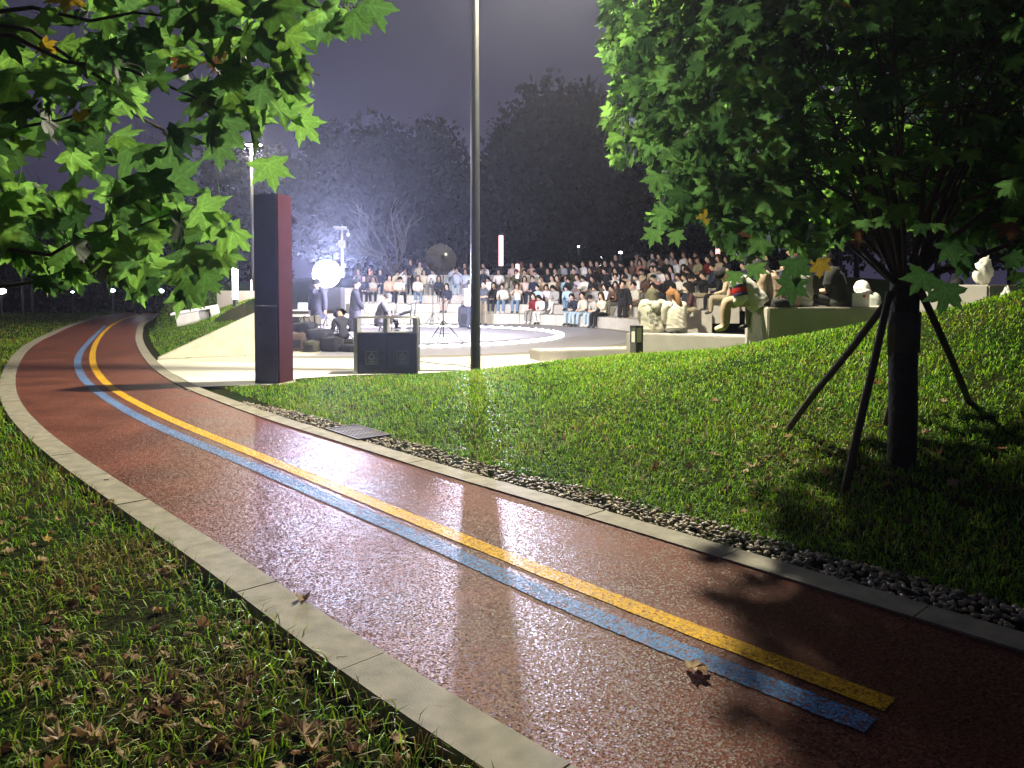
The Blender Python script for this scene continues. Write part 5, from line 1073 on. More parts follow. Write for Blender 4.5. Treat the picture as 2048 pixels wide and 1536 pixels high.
clr = bpy.data.materials.new('clear_plastic'); clr.use_nodes = True; cb = clr.node_tree.nodes['Principled BSDF']; cb.inputs['Transmission Weight'].default_value = .85; cb.inputs['Roughness'].default_value = .15; cb.inputs['Base Color'].default_value = (.9, .9, .88, 1); cb.inputs['IOR'].default_value = 1.15
m.build('plastic', clr, t, smooth=True)
m = MB(); m.lathe([(.032, .004), (.04, .085)], 12); m.build('cup', mat('milk_tea', (.55, .38, .26), .4), t)
pc = onC(1563, .10); blob('handbag', (pc.x, pc.y, cz), (.30, .2, .14), black, 'small black handbag lying on the bench by the drink', 'handbag', 0, 77, group='bags on the high bench')
pc = onC(1852, .25); blob('canvas_bag', (pc.x, pc.y, cz), (.26, .2, .22), mat('grey_canvas', (.24, .24, .20), .85), 'olive grey soft bag on the bench just right of the trunk', 'bag', 0, 88, group='bags on the high bench')
pc = onC(1875, .10); t = empty('snack_packet', (pc.x, pc.y, cz), R(-6), label='purple snack packet with pale oval print standing on the bench', cat='snack packet', group='bags on the high bench')
m = MB(); m.box(0, 0, .085, .11, .05, .17); m.build('packet', mat('purple_foil', (.12, .06, .40), .35), t, bevel=.006); m = MB(); m.lathe([(.0, 0), (.035, .001)], 14, Matrix.Translation((.005, -.027, .055)) @ Matrix.Rotation(R(90), 4, 'X'), cap=False); m.build('label_print', mat('packet_print', (.7, .6, .4), .6), t)
m = MB(); m.box(-.045, .0, .19, .02, .03, .06); m.build('torn_flap', mat('purple_foil', (.12, .06, .40), .35), t)
# plastic bag on the highest bench
p = at(1966, 564, 11.3)
b = bmesh.new(); bmesh.ops.create_icosphere(b, subdivisions=4, radius=1)
for v in b.verts:
    c = v.co.copy(); f = mnoise.noise(c * 1.8) * .24 + abs(mnoise.noise(c * 3.5)) * .16; c *= (.86 + f); tp_ = max(0, c.z); v.co = Vector((c.x * .15 * (1 - .12 * tp_), c.y * .14, c.z * .22 + .20 + (.05 * max(0, mnoise.noise(Vector((c.x * 5, c.y * 5, 2)))) if c.z > .5 else 0)))
    v.co.z = max(v.co.z, .0)
me = bpy.data.meshes.new('body'); b.to_mesh(me); b.free(); me.polygons.foreach_set('use_smooth', [True] * len(me.polygons)); me.materials.append(leafmat('thin_white_plastic', (.72, .72, .66), (.6, .6, .55), .25, .35, 0)); 
t = empty('plastic_bag', (p.x, p.y, 1.53), label='crumpled white plastic bag standing on the highest bench end', cat='plastic bag'); link('body', me, t)
for sx in (-1, 1):
    m = MB(); m.tube([(sx * .06, 0, .38), (sx * .09, .01, .46), (sx * .05, .02, .40)], .012, 5); m.build('handle', MATS['thin_white_plastic'], t)
p = at(1999, 575, 10.5); g = hz(p.x, p.y); me2 = me.copy(); t = empty('plastic_bag', (p.x + .1, p.y, max(g, .9)), R(70), label='second thin plastic bag slumped in the grass beside the highest bench', cat='plastic bag'); o = link('body', me2, t); o.scale = (.6, .6, 1.1)
# ================================================================== VEGETATION
gm = [leafmat('grass_green', (.125, .30, .014), (.17, .39, .010), .35, .5), leafmat('grass_bright', (.26, .42, .020), (.31, .50, .015), .35, .5), leafmat('grass_dry', (.26, .20, .055), (.22, .17, .04), .25, .6), leafmat('grass_dark', (.050, .16, .022), (.07, .20, .014), .3, .5)]
def blades(P, Z, hmul, dry, wmul=1.0, seed=0):
    n = len(P); r = np.random.default_rng(seed)
    h = r.uniform(.035, .10, n) * hmul; wd = r.uniform(.0024, .0050, n) * wmul; az = r.uniform(0, 2 * np.pi, n); ln_ = r.uniform(.35, 1.6, n)
    dx, dy = np.cos(az), np.sin(az); px_, py2 = -dy, dx
    tw = az + r.uniform(-.8, .8, n); tx, ty = -np.sin(tw), np.cos(tw)
    B = np.c_[P, Z]
    def pt(f, up_, side): return B + np.c_[dx * f * h + tx * side, dy * f * h + ty * side, up_ * h]
    v = np.stack([pt(0, -.1, wd), pt(0, -.1, -wd), pt(.30 * ln_, .58 - .12 * ln_, wd * .85), pt(.30 * ln_, .58 - .12 * ln_, -wd * .85), pt(.85 * ln_, .92 - .42 * ln_, wd * 0)], 1).reshape(-1, 3)
    i = np.arange(n)[:, None] * 5; f = np.stack([i + [0, 1, 3], i + [0, 3, 2], i + [2, 3, 4]], 1).reshape(-1, 3)
    u = r.random(n); mi = np.where(u < dry, 2, np.where(u < dry + .30, 1, np.where(u < dry + .66, 0, 3))); return v, f, np.repeat(mi, 3)
def pxvis(P, Z, pad=420):
    v = np.c_[P, Z] - np.array(EYE); dep = v @ np.array(Fv); x = 1024 + F * v[:, 0] / np.maximum(dep, .01); y = PY - F * (v @ np.array(Uv)) / np.maximum(dep, .01)
    return (dep > .3) & (x > -pad) & (x < 2048 + pad) & (y < 1536 + pad * 2)
def noise2(P, s, o=0): return np.array([mnoise.noise((p[0] * s, p[1] * s, o)) for p in P])
def lawn(name, box_, n, fn, seed, label, kd=4.2):
    r = np.random.default_rng(seed); P = np.c_[r.uniform(box_[0], box_[1], n), r.uniform(box_[2], box_[3], n)]
    d = np.hypot(P[:, 0], P[:, 1]); keep = r.random(n) < np.minimum(1, (kd / np.maximum(d, 1)) ** 1.25); P = P[keep]
    Z = height(P); k = pxvis(P, Z); P, Z = P[k], Z[k]; k, hm, dry = fn(P); P, Z, hm, dry = P[k], Z[k], hm[k], dry[k]
    d = np.hypot(P[:, 0], P[:, 1]); v, f, mi = blades(P, Z, hm, dry, np.clip(d / 7, .75, 1.7), seed)
    return tag(link(name, npmesh(name, v, f, gm, mi)), label, 'grass', kind='stuff')
def fn_left(P):
    s = segdist(LOUT, P); n1 = noise2(P, 1.6); n2 = noise2(P, 7, 3)
    k = s < -.0; k &= (n2 + 1.1 * n1 > -.75) | (s > -.25)
    hm = 1 + .35 * n1 + .25 * n2 + .5 * np.exp(-np.abs(s) / .12); return k, np.clip(hm, .5, 2), np.clip(.30 + .4 * n1 + .12 * (P[:, 1] < 4.5), .04, .65)
LG = lawn('grass', (-17, .8, 1.6, 22), 560000, fn_left, 11, 'dim patchy grass verge on the outer side of the running path')
def fn_right(P):
    s = segdist(ROUT, P); n1 = noise2(P, 1.1, 5); n2 = noise2(P, 6, 9); rr = np.hypot(P[:, 0] - CEN.x, P[:, 1] - CEN.y); ang = np.degrees(np.arctan2(P[:, 1] - CEN.y, P[:, 0] - CEN.x)) % 360
    k = (s > .31 + .06 * n2 + .0 * n1) & ~inpoly(P, PLZ) & ~ingrate(P, .0); k &= (n2 + n1 > -.8)
    k &= ~((P[:, 0] < -3.1) & (P[:, 1] > 11) & (P[:, 1] > gnd(400, 774).y) & (s < .3))
    hm = .95 + .3 * n1 + .3 * n2; return k, np.clip(hm, .45, 1.7), np.clip(.09 + .30 * n1, .02, .45)
lawn('grass', (-7, 9, 2.2, 16.5), 760000, fn_right, 12, 'bright green lawn slope between the pebble strip and the benches')
def fn_bank(P):
    s = segdist(ROUT, P); rr = np.hypot(P[:, 0] - CEN.x, P[:, 1] - CEN.y); ang = np.degrees(np.arctan2(P[:, 1] - CEN.y, P[:, 0] - CEN.x)) % 360
    wall = WA[1] + (P[:, 0] - WA[0]) * (WB[1] - WA[1]) / (WB[0] - WA[0])
    k = (s > .2) & (rr > 5.42) & (ang > 137) & (ang < 256) & (P[:, 1] > wall + .24); return k, np.full(len(P), 1.1), np.full(len(P), .06)
lawn('grass', (-16, -4.5, 15, 33), 190000, fn_bank, 13, 'dark green grass on the bank left of the stage', 14)
lawn('grass', (-34, -9, 19, 50), 260000, fn_left, 14, 'far strip of grass beyond the bend of the running path', 12)

# ---- maple leaf: five toothed lobes
OUT = [(0, 1.0), (9, .76), (15, .80), (24, .52), (36, .70), (44, .72), (52, 1.0), (60, .74), (68, .70), (80, .46), (92, .62), (106, .80), (118, .52), (138, .42), (165, .25)]
def leafverts(size, fold, curl, wave, stem=True, seed=0):
    r = random.Random(seed); pts = [(a, q * (1 + r.uniform(-.06, .06))) for a, q in OUT]; full = pts + [(360 - a, q) for a, q in pts[:0:-1]]
    V = [Vector((0, 0, 0))]; 
    for a, q in full:
        x, y = q * math.sin(R(a)), q * math.cos(R(a)); z = fold * abs(x) - curl * (x * x + y * y) + wave * math.sin(a * .12 + seed)
        V.append(Vector((x * size, (y + .18) * size, z * size)))
    V[0] = Vector((0, .12 * size, 0)); n = len(full); Fs = [(0, 1 + (i + 1) % n, 1 + i) for i in range(n)]
    if stem:
        k = len(V); L = size * random.Random(seed + 5).uniform(.9, 1.3); w_ = .012 * size / .08 * .08
        V += [Vector((-w_, .02 * size, 0)), Vector((w_, .02 * size, 0)), Vector((0, -L, .25 * L)), Vector((0, .0, -w_ * 2))]; Fs += [(k, k + 2, k + 1), (k, k + 3, k + 2), (k + 1, k + 2, k + 3)]
    vn = [1.0] + [1.0 if round(a) % 360 in (0, 52, 106, 308, 254) else (.45 if q > .65 else .0) for a, q in full] + [.9] * (len(V) - n - 1)
    return np.array(V), np.array(Fs), np.array(vn)
LV = [leafverts(1, f, c, w_, True, i) for i, (f, c, w_) in enumerate([(.10, .12, .03), (.28, .10, .05), (-.12, .22, .05), (.05, .30, .06), (.40, .15, .04), (.0, .06, .05)])]
lm = [leafmat('leaf_green', (.034, .08, .020), (.20, .40, .065), .5, .62, .3, 9), leafmat('leaf_dark', (.020, .05, .014), (.075, .17, .03), .45, .62, .3, 9), leafmat('leaf_yellow', (.30, .20, .02), (.42, .28, .02), .5, .5, .2, 9), leafmat('leaf_brown', (.16, .085, .035), (.16, .07, .02), .35, .6, .3, 9), leafmat('leaf_dried', (.42, .38, .28), (.2, .17, .1), .3, .6, .15, 9)]
LMESH = {}
def leafmesh(v, m_):
    if (v, m_) not in LMESH: LMESH[(v, m_)] = npmesh('leaf', LV[v][0], LV[v][1], lm[m_], smooth=True, vein=LV[v][2])
    return LMESH[(v, m_)]
bark = mat('bark', (.024, .022, .020), .9, var=.35, scale=20, bump=.8, bscale=30)
twigm = mat('twig_bark', (.05, .035, .022), .85)
stemm = mat('leaf_stem', (.10, .09, .03), .6)
def orient(tip, nrm):
    y = tip.normalized(); z = (nrm - y * nrm.dot(y)); z = z.normalized() if z.length > .05 else y.orthogonal().normalized(); x = y.cross(z); return Matrix((x, y, z)).transposed()
def place_leaves(root, items, nparts, stuffname):
    """items: (score, pos, tip, normal, size, variant, mat); the nparts that show largest become parts, the rest one mesh"""
    items.sort(key=lambda t: -t[0])
    for sc_, p, tp_, nr_, s, v, mi in items[:nparts]:
        o = link('leaf', leafmesh(v, mi), root); o.matrix_local = Matrix.Translation(p - root.location) @ orient(tp_, nr_).to_4x4() @ Matrix.Scale(s, 4)
    V = []; Fc = []; M_ = []; VN = []; k = 0
    for sc_, p, tp_, nr_, s, v, mi in items[nparts:]:
        a, f, vn_ = LV[v]; VN.append(vn_); V.append((a * s) @ np.array(orient(tp_, nr_)).T + np.array(p - root.location)); Fc.append(f + k); k += len(a); M_ += [mi] * len(f)
    if V: tag(link(stuffname, npmesh(stuffname, np.concatenate(V), np.concatenate(Fc), lm, M_, smooth=True, vein=np.concatenate(VN)), root), kind='stuff')
rv = lambda s=1: Vector((random.gauss(0, s), random.gauss(0, s), random.gauss(0, s)))
def limb(root, name, pts, r0, r1, m_, n=7):
    q = MB(); k = len(pts); q.tube([Vector(p) - root.location for p in pts], [r0 + (r1 - r0) * i / (k - 1) for i in range(k)], n); return q.build(name, m_, root, smooth=True)
def wander(a, b, k, amp):
    a, b = Vector(a), Vector(b); return [a.lerp(b, i / k) + (rv(amp) if 0 < i < k else Vector()) for i in range(k + 1)]

# ---- overhanging maple at the left: trunk outside the frame, boughs reach in
tr = Vector((-3.3, 1.35, -.03))
ML = empty('maple_tree', tr, label='maple whose leafy boughs hang into the picture above the left verge', cat='tree')
limb(ML, 'trunk', [tr, tr + Vector((.03, 0, 1.2)), tr + Vector((.0, .05, 2.6)), tr + Vector((.1, 0, 4.2))], .11, .07, bark, 12)
BL = [((0, 497), (170, 470), (340, 428), 2.2, 2.5), ((-60, 30), (180, 42), (370, 36), 2.1, 2.4), ((20, 70), (260, 140), (505, 250), 2.2, 2.6), ((60, 60), (240, 180), (330, 260), 2.4, 2.8), ((-40, 300), (120, 240), (260, 180), 2.5, 3.0), ((250, -60), (480, 60), (640, 150), 2.5, 3.0), ((300, -120), (560, -20), (720, 15), 2.6, 3.1), ((100, 560), (230, 520), (340, 560), 2.7, 2.9)]
for (A, B, D, d0_, d1_) in BL:
    a = at(*A, d0_); b = at(*B, (d0_ + d1_) / 2); c = at(*D, d1_); st = tr + Vector((0, 0, min(3.8, max(.9, a.z * .92))))
    limb(ML, 'bough', [st, st.lerp(a, .25) + rv(.05), st.lerp(a, .5) + Vector((0, 0, .07)) + rv(.05), st.lerp(a, .75) + rv(.04), a, a.lerp(b, .5) + rv(.02), b, b.lerp(c, .5) + rv(.02), c], .011, .003, twigm, 6)
ZA = [(-40, -60), (760, -60), (735, 30), (660, 60), (645, 110), (600, 160), (620, 205), (560, 235), (520, 265), (470, 245), (420, 265), (390, 245), (330, 300), (230, 290), (150, 340), (60, 250), (-40, 350)]
ZB = [(-40, 400), (60, 360), (150, 380), (260, 340), (390, 350), (470, 430), (440, 520), (380, 570), (290, 530), (200, 520), (100, 500), (-40, 500)]
ZC = [(60, 500), (200, 500), (400, 520), (410, 590), (330, 585), (200, 560), (80, 565)]
def pip(x, y, Q): return inpoly(np.array([[x, y]]), Q)[0]
items = []
def add_left(x, y, d, px_size, yel=.004):
    p = at(x, y, d); s = px_size / F * d * .5
    tip = Vector((random.gauss(.35, .5), random.gauss(.0, .45), random.gauss(-.55, .45))); nrm = Vector((random.gauss(0, .55), -1 if random.random() < .8 else .3, random.gauss(.25, .5)))
    u = random.random(); mi = 2 if u < yel else 3 if u < yel + .001 else 1 if u < .5 else 0
    items.append((px_size * (1 if 0 < x < 2048 and y > -20 else .1), p, tip, nrm, s, random.randrange(6), mi))
for Z_, n_, dd, sz in ((ZA, 200, (2.0, 3.3), (84, 148)), (ZB, 52, (2.1, 2.7), (95, 150)), (ZC, 20, (2.4, 2.9), (75, 120)), ([(-900, -200), (-40, -200), (-40, 520), (-900, 520)], 130, (1.9, 3.2), (84, 140))):
    xs = [q[0] for q in Z_]; ys = [q[1] for q in Z_]; c = 0
    while c < n_:
        x, y = random.uniform(min(xs), max(xs)), random.uniform(min(ys), max(ys))
        if pip(x, y, Z_): add_left(x, y, random.uniform(*dd), random.uniform(*sz)); c += 1
# the leaves one recognises
for (x, y, d, pxs, tip, nrm, mi) in [(330, 375, 2.3, 150, (.45, .0, .35), (.1, -1, .1), 0), (395, 415, 2.35, 125, (.9, 0, -.35), (.0, -1, .3), 0), (510, 215, 2.5, 95, (.2, 0, -1), (.1, -1, .2), 0), (438, 285, 2.5, 95, (.0, 0, -1), (.1, -1, .1), 0), (600, 235, 2.55, 105, (.55, 0, -.8), (-.5, -.8, .2), 0), (535, 320, 2.5, 110, (.25, 0, -1), (.3, -.9, .3), 0), (80, 88, 2.4, 60, (.6, 0, -.3), (.1, -1, .2), 2), (148, 243, 2.6, 75, (.7, 0, .1), (.1, -1, .2), 2), (200, 525, 2.4, 85, (.6, 0, -.8), (-.4, -1, .4), 4), (360, 115, 2.8, 60, (0, 0, -1), (0, -1, 0), 3), (375, 545, 2.5, 130, (.4, 0, -.9), (.1, -1, .4), 1), (560, 90, 2.6, 120, (.5, 0, -.8), (.0, -1, .2), 0), (640, 20, 2.7, 130, (.6, 0, -.7), (.1, -1, .2), 0)]:
    items.append((pxs + 50, at(x, y, d), Vector(tip), Vector(nrm), pxs / F * d * .5, 0 if mi < 2 else 3, mi))
place_leaves(ML, items, 300, 'foliage')

# ---- staked tree on the right
tb = gnd(1803, 930, .18); tb.z = hz(tb.x, tb.y) - .02
d_t = tb.y
MR = empty('staked_maple', tb, label='young maple with a dark straight trunk held by leaning stakes on the lawn slope', cat='tree')
top = at(1810, 545, d_t)
limb(MR, 'trunk', [tb, tb.lerp(top, .3) + Vector((.004, 0, 0)), tb.lerp(top, .62) + Vector((-.006, 0, 0)), tb.lerp(top, .65), tb.lerp(top, .9), top + Vector((0, 0, .05))], .098, .10, bark, 16)
wrap = MB(); wrap.tube([tb.lerp(top, .60) - tb, tb.lerp(top, .80) - tb], [.108, .112], 16); wrap.build('binding', mat('binding_cloth', (.06, .05, .045), .9, bump=.5, bscale=60), MR, smooth=True)
STK = [((1788, 585), (1570, 868), -.1), ((1776, 600), (1690, 990), -.35), ((1845, 590), (1982, 895), .0), ((1835, 590), (1900, 840), .55)]
for (A, B, dd) in STK:
    b = gnd(*B, .1); b.z = hz(b.x, b.y) - .08
    for _ in range(6): b = gnd(*B, hz(b.x, b.y))
    if dd > .5: b = Vector((tb.x + .25, tb.y + .75, hz(tb.x + .25, tb.y + .75)))
    a = at(*A, d_t + (.12 if dd > .5 else -.12)); dirn = (b - a).normalized()
    st = tag(limb(MR, 'stake', [a - dirn * .06, a.lerp(b, .35) + rv(.006), a.lerp(b, .7) + rv(.006), b + dirn * .15], .026, .029, twigm, 9))
cc = at(1790, 150, d_t); RX, RYY, RZ = 2.1, 2.15, 1.85
brs = []
for i in range(26):
    an = random.uniform(0, 2 * math.pi); sp_ = random.uniform(.15, 1.0) ** .8
    e1 = top + Vector((math.cos(an) * sp_ * 1.9, math.sin(an) * sp_ * 1.5, random.uniform(1.3, 2.7) - sp_ * .95))
    a = top + Vector((math.cos(an) * .07, math.sin(an) * .07, random.uniform(-.12, .08)))
    mid = a.lerp(e1, .35) + Vector((0, 0, .10 + .12 * (1 - sp_)))
    pts = [a, a.lerp(mid, .5) + rv(.015), mid, mid.lerp(e1, .5) + rv(.06), e1]; limb(MR, 'branch', pts, random.uniform(.013, .028), .005, twigm, 7); brs.append(pts)
    for t_ in range(3):
        s0 = pts[2].lerp(pts[4], random.uniform(.0, .8)); limb(MR, 'branch', [s0, s0 + Vector((random.gauss(0, .3), random.gauss(0, .3), random.uniform(.0, .35))), s0 + Vector((random.gauss(0, .5), random.gauss(0, .4), random.uniform(-.1, .6)))], .008, .003, twigm, 5)
ZR = [(1215, -120), (1205, 60), (1225, 150), (1205, 230), (1240, 330), (1290, 300), (1330, 400), (1300, 430), (1340, 450), (1400, 410), (1440, 480), (1490, 515), (1560, 480), (1640, 515), (1700, 445), (1790, 440), (1880, 480), (1925, 545), (1945, 490), (2005, 490), (2048, 575), (2300, 560), (2300, -300), (1300, -300)]
items = []; n_ = 0
while n_ < 13500:
    v = rv(1); v = Vector([math.copysign(abs(c_) ** .75, c_) for c_ in v.normalized()]) * random.random() ** .36; p = cc + Vector((v.x * RX, v.y * RYY, v.z * RZ)) * 1.06
    q = p - EYE; dep = q.dot(Fv); x = 1024 + F * q.x / dep; y = PY - F * q.dot(Uv) / dep
    if not pip(x, y, ZR): continue
    # the crown is open round the fan of branches
    dd = p - (top + Vector((0, 0, .35)))
    if abs(dd.x) < .62 and dd.z < 1.3 and -2 < dd.y < .9 and random.random() < .80: continue
    if 1590 < x < 1990 and 60 < y < 530 and dd.y < .25 and random.random() < .80: continue
    if dd.y < 0 and random.random() < .62: continue
    if mnoise.noise(p * 1.5) < -.6: continue
    s = random.uniform(.062, .108); outw = (p - cc).normalized()
    tip = outw * .5 + Vector((0, 0, -.75)) + rv(.35); nrm = outw * .6 + Vector((0, -.4, .55)) + rv(.45)
    u = random.random(); mi = 2 if u < .002 else 3 if u < .007 else 1 if u < .4 else 0
    items.append((s / dep * (1.5 if 1180 < x < 2060 and y > -10 else .2) * (1.3 if p.y < cc.y else .8), p, tip, nrm, s, random.randrange(6), mi)); n_ += 1
for (x, y, d, pxs, tip, nrm, mi) in [(1308, 460, 4.6, 62, (-.2, 0, -1), (.3, -1, .3), 0), (1350, 465, 4.7, 52, (.3, 0, -1), (.1, -1, .3), 0), (1640, 520, 5.0, 66, (.1, 0, -1), (.1, -1, .3), 2), (1725, 468, 5.2, 90, (-.5, 0, .2), (.2, -1, .3), 3), (1475, 455, 4.8, 80, (.2, 0, -.6), (.2, -1, .3), 3), (1865, 195, 5.0, 45, (-.2, 0, -1), (.1, -1, .2), 2), (1925, 520, 4.9, 80, (.3, 0, -1), (.1, -1, .4), 1), (1895, 570, 4.7, 110, (-.2, 0, -1), (.1, -1, .5), 1), (1850, 545, 4.6, 90, (-.6, 0, -1), (.1, -1, .5), 1), (1900, 480, 4.7, 100, (.3, 0, -1), (.0, -1, .4), 1), (1585, 560, 4.8, 90, (.0, 0, -1), (.0, -1, .2), 1), (1590, 520, 4.7, 95, (.1, 0, -1), (.1, -1, .2), 1), (1470, 545, 4.6, 55, (-.1, 0, -1), (.2, -1, .2), 0), (1510, 530, 4.7, 60, (.2, 0, -1), (-.2, -1, .2), 0)]:
    items.append((9, at(x, y, d), Vector(tip), Vector(nrm), pxs / F * d * .5, 0 if mi < 2 else 3, mi))
place_leaves(MR, items, 300, 'foliage')

# ---- dead leaves on the ground: each one a thing
DL = [leafverts(1, f, c, w_, True, 40 + i) for i, (f, c, w_) in enumerate([(.5, -.40, .16), (.25, .55, .18), (-.7, .2, .16), (.22, -.25, .15), (-.5, .5, .15)])]
dm = [leafmat('dead_leaf_brown', (.28, .17, .085), (.22, .12, .05), .35, .7, .3), leafmat('dead_leaf_tan', (.44, .32, .19), (.32, .22, .1), .35, .7, .25), leafmat('dead_leaf_dark', (.12, .065, .04), (.08, .04, .02), .3, .7, .3), leafmat('dead_leaf_yellow', (.42, .28, .05), (.3, .18, .02), .2, .6, .15)]
DMESH = {}
def dead(x, y, s, v, m_, label, group=None, z=None, flat=False):
    if (v, m_) not in DMESH: DMESH[(v, m_)] = npmesh('leaf', DL[v][0], DL[v][1], dm[m_], smooth=True)
    o = link('fallen_leaf', DMESH[(v, m_)], None, (x, y, (hz(x, y) + .022 if z is None else z) + s * .10), (random.gauss(0, .12 if flat else .45), random.gauss(0, .12 if flat else .45), random.random() * 6.28)); o.scale = (s, s, s)
    return tag(o, label, 'leaf', group)
for (x, y, s, v, m_, lb) in [(1378, 1347, .075, 3, 1, 'tan dead maple leaf lying on the red path by the blue line'), (605, 1201, .05, 0, 1, 'curled tan leaf on the outer kerb at the path edge'), (882, 1421, .028, 2, 2, 'small dark curled leaf on the near part of the outer kerb'), (517, 1166, .018, 2, 2, 'tiny dark leaf scrap on the outer kerb'), (210, 963, .035, 1, 2, 'small reddish-brown leaf on the outer kerb by the dim verge'), (227, 1005, .05, 1, 0, 'brown leaf tucked at the outer kerb edge in the grass')]:
    p = gnd(x, y); dead(p.x, p.y, s, v, m_, lb, z=.012, flat=True)
for (x, y, s, v, m_, lb) in [(205, 1118, .055, 1, 3, 'pale yellow leaf standing out in the dim verge'), (90, 1080, .045, 3, 3, 'yellow leaf high in the dim verge'), (1696, 880, .07, 1, 3, 'orange-yellow leaf leaning against the middle stake'), (1640, 748, .05, 1, 1, 'pale curled leaf alone on the bright upper lawn'), (1672, 778, .055, 0, 1, 'tan curled leaf beside the pale one on the upper lawn')]:
    p = gnd(x, y, .0)
    for _ in range(8): p = gnd(x, y, hz(p.x, p.y) + .03)
    dead(p.x, p.y, s, v, m_, lb)
c = 0
while c < 150:
    x, y = random.uniform(0, 960), random.uniform(1000, 1536); p = gnd(x, y)
    if segdist(LOUT, np.array([[p.x, p.y]]))[0] > -.08: continue
    dead(p.x, p.y, random.uniform(.025, .055), random.randrange(5), random.choice((0, 0, 1, 1, 2)), 'withered brown leaf half sunk in the dim grass of the outer verge', 'dead leaves in the outer verge'); c += 1
c = 0
while c < 105:
    x, y = random.gauss(1560, 190), random.gauss(935, 60); 
    if not (1040 < x < 2048 and 720 < y < 1120): continue
    p = gnd(x, y, 0)
    for _ in range(6): p = gnd(x, y, hz(p.x, p.y))
    if segdist(ROUT, np.array([[p.x, p.y]]))[0] < .4: continue
    dead(p.x, p.y, random.uniform(.03, .06), random.randrange(5), random.choice((0, 0, 1, 1, 2)), 'curled brown leaf in the leaf litter on the lawn slope near the stakes', 'dead leaves under the staked tree'); c += 1

# ---- trees behind the amphitheatre
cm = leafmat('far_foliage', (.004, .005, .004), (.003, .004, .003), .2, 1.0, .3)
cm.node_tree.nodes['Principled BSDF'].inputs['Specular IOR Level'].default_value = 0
def crownmesh(seed, n, lobes, size):
    r = np.random.default_rng(seed); Lb = []
    for i in range(lobes):
        a = r.uniform(0, 2 * np.pi); z = r.uniform(.18, .92); w_ = .42 * math.sin(math.pi * min(.95, z * .9 + .12)); Lb.append((w_ * math.cos(a) * r.uniform(.4, 1), w_ * math.sin(a) * r.uniform(.4, 1), z, r.uniform(.13, .26)))
    Lb = np.array(Lb); k = r.integers(0, lobes, n); u = r.standard_normal((n, 3)); u /= np.linalg.norm(u, axis=1)[:, None]
    P = Lb[k, :3] + u * (Lb[k, 3] * r.random(n) ** .35)[:, None] * np.array([1, 1, .85])
    a = r.standard_normal((n, 3)); a /= np.linalg.norm(a, axis=1)[:, None]; b = np.cross(a, r.standard_normal((n, 3))); b /= np.linalg.norm(b, axis=1)[:, None]
    s = (size * r.uniform(.5, 1.3, n))[:, None]
    V = np.stack([P + a * s, P + b * s * .6, P - a * s, P - b * s * .6], 1).reshape(-1, 3); return npmesh('crown', V, np.arange(n * 4).reshape(-1, 4), cm)
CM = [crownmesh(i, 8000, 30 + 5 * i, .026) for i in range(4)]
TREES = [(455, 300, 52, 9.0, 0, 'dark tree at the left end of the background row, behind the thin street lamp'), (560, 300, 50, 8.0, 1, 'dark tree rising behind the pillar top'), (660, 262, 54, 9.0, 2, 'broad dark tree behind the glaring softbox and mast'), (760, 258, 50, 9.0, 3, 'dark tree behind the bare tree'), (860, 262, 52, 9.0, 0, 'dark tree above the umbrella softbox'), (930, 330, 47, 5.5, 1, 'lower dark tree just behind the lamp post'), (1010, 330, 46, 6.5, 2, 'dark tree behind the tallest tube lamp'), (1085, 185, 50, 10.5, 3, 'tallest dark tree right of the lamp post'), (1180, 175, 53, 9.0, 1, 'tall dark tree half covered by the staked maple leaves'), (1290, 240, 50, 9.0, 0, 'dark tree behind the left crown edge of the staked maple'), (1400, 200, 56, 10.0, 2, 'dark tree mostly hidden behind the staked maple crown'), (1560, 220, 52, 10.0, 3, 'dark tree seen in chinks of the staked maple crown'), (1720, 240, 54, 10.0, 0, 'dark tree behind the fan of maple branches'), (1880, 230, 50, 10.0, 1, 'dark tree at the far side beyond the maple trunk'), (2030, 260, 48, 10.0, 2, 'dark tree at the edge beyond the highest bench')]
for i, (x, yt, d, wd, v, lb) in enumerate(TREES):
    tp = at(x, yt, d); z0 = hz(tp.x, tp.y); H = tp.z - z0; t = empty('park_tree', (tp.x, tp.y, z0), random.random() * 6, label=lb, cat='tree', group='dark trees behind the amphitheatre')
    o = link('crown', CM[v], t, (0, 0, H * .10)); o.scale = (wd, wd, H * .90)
    q = MB(); q.tube([(0, 0, 0), (.1, 0, H * .25), (.0, .1, H * .6)], [.22, .17, .06], 8); q.build('trunk', bark, t, smooth=True)
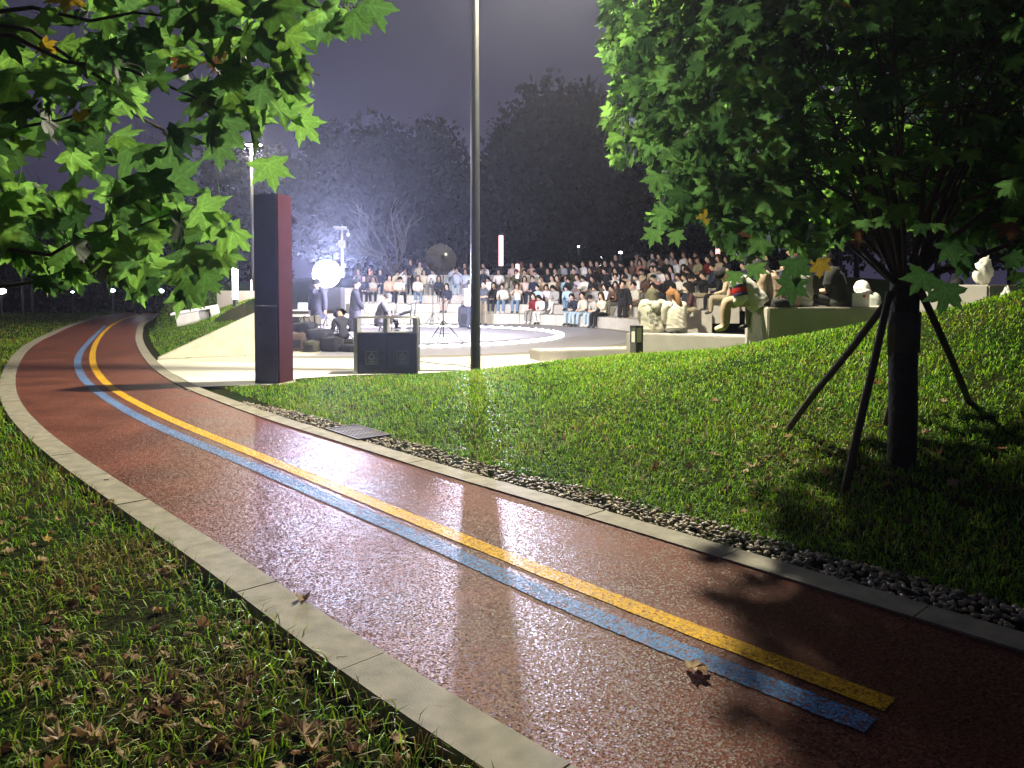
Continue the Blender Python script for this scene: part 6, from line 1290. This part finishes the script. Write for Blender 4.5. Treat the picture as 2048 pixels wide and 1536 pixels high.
# shrub belt on the far left beyond the path, and around
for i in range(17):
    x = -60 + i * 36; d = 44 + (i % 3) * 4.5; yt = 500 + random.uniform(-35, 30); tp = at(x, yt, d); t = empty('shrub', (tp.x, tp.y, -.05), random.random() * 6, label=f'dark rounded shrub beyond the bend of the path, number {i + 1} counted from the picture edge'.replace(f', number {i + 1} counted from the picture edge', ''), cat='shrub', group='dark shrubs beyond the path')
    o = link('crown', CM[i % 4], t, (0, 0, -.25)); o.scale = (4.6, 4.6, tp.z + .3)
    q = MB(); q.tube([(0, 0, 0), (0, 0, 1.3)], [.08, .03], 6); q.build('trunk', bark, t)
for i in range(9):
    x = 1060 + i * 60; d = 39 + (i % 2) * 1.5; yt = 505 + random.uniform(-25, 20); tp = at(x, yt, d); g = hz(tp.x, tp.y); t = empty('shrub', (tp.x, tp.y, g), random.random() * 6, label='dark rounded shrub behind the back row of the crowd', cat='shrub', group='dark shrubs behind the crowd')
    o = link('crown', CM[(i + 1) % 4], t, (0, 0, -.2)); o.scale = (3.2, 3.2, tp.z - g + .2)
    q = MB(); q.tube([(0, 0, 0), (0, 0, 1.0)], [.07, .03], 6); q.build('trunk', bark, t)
# bare tree behind the left steps
p = at(790, 566, 38); g = hz(p.x, p.y); BT = empty('bare_tree', (p.x, p.y, g), label='leafless many-stemmed tree behind the left steps by the tube lamp', cat='tree')
pale = mat('pale_bark', (.08, .07, .065), .9)
def twig(a, d, L, r_, dep):
    pts = [a]; 
    for i in range(4): d = (d + rv(.10)).normalized(); pts.append(pts[-1] + d * L / 4)
    limb(BT, 'branch' if dep else 'stem', pts, r_, r_ * .55, pale, 6 if dep < 2 else 4)
    if dep < 3:
        for i in range(3 if dep < 2 else 2):
            t_ = random.uniform(.45, 1); k = min(3, int(t_ * 4)); s0 = pts[k].lerp(pts[k + 1], t_ * 4 - k); twig(s0, (d + rv(.38) + Vector((0, 0, .12))).normalized(), L * random.uniform(.5, .75), r_ * .5, dep + 1)
for (tx, ty) in ((700, 430), (745, 400), (800, 380), (850, 420)):
    e_ = at(tx, ty, 38 + random.uniform(-1, 1)); a = Vector((p.x, p.y, g)) + Vector((random.uniform(-.15, .15), 0, 0)); twig(a, (e_ - a).normalized(), (e_ - a).length * .55, .085, 0)
# ------------------------------------------------------------------ damp night air
HAZE = .0010
m = bpy.data.materials.new('night_air'); m.use_nodes = True; n = m.node_tree; n.nodes.remove(n.nodes['Principled BSDF'])
pv = n.nodes.new('ShaderNodeVolumePrincipled'); pv.inputs['Density'].default_value = HAZE; pv.inputs['Color'].default_value = (.74, .78, 1, 1); pv.inputs['Anisotropy'].default_value = .72
n.links.new(pv.outputs[0], n.nodes['Material Output'].inputs['Volume'])
q = MB(); q.box(0, 60, 9, 340, 280, 21); tag(q.build('haze', m), 'thin damp night air over the park', kind='stuff')
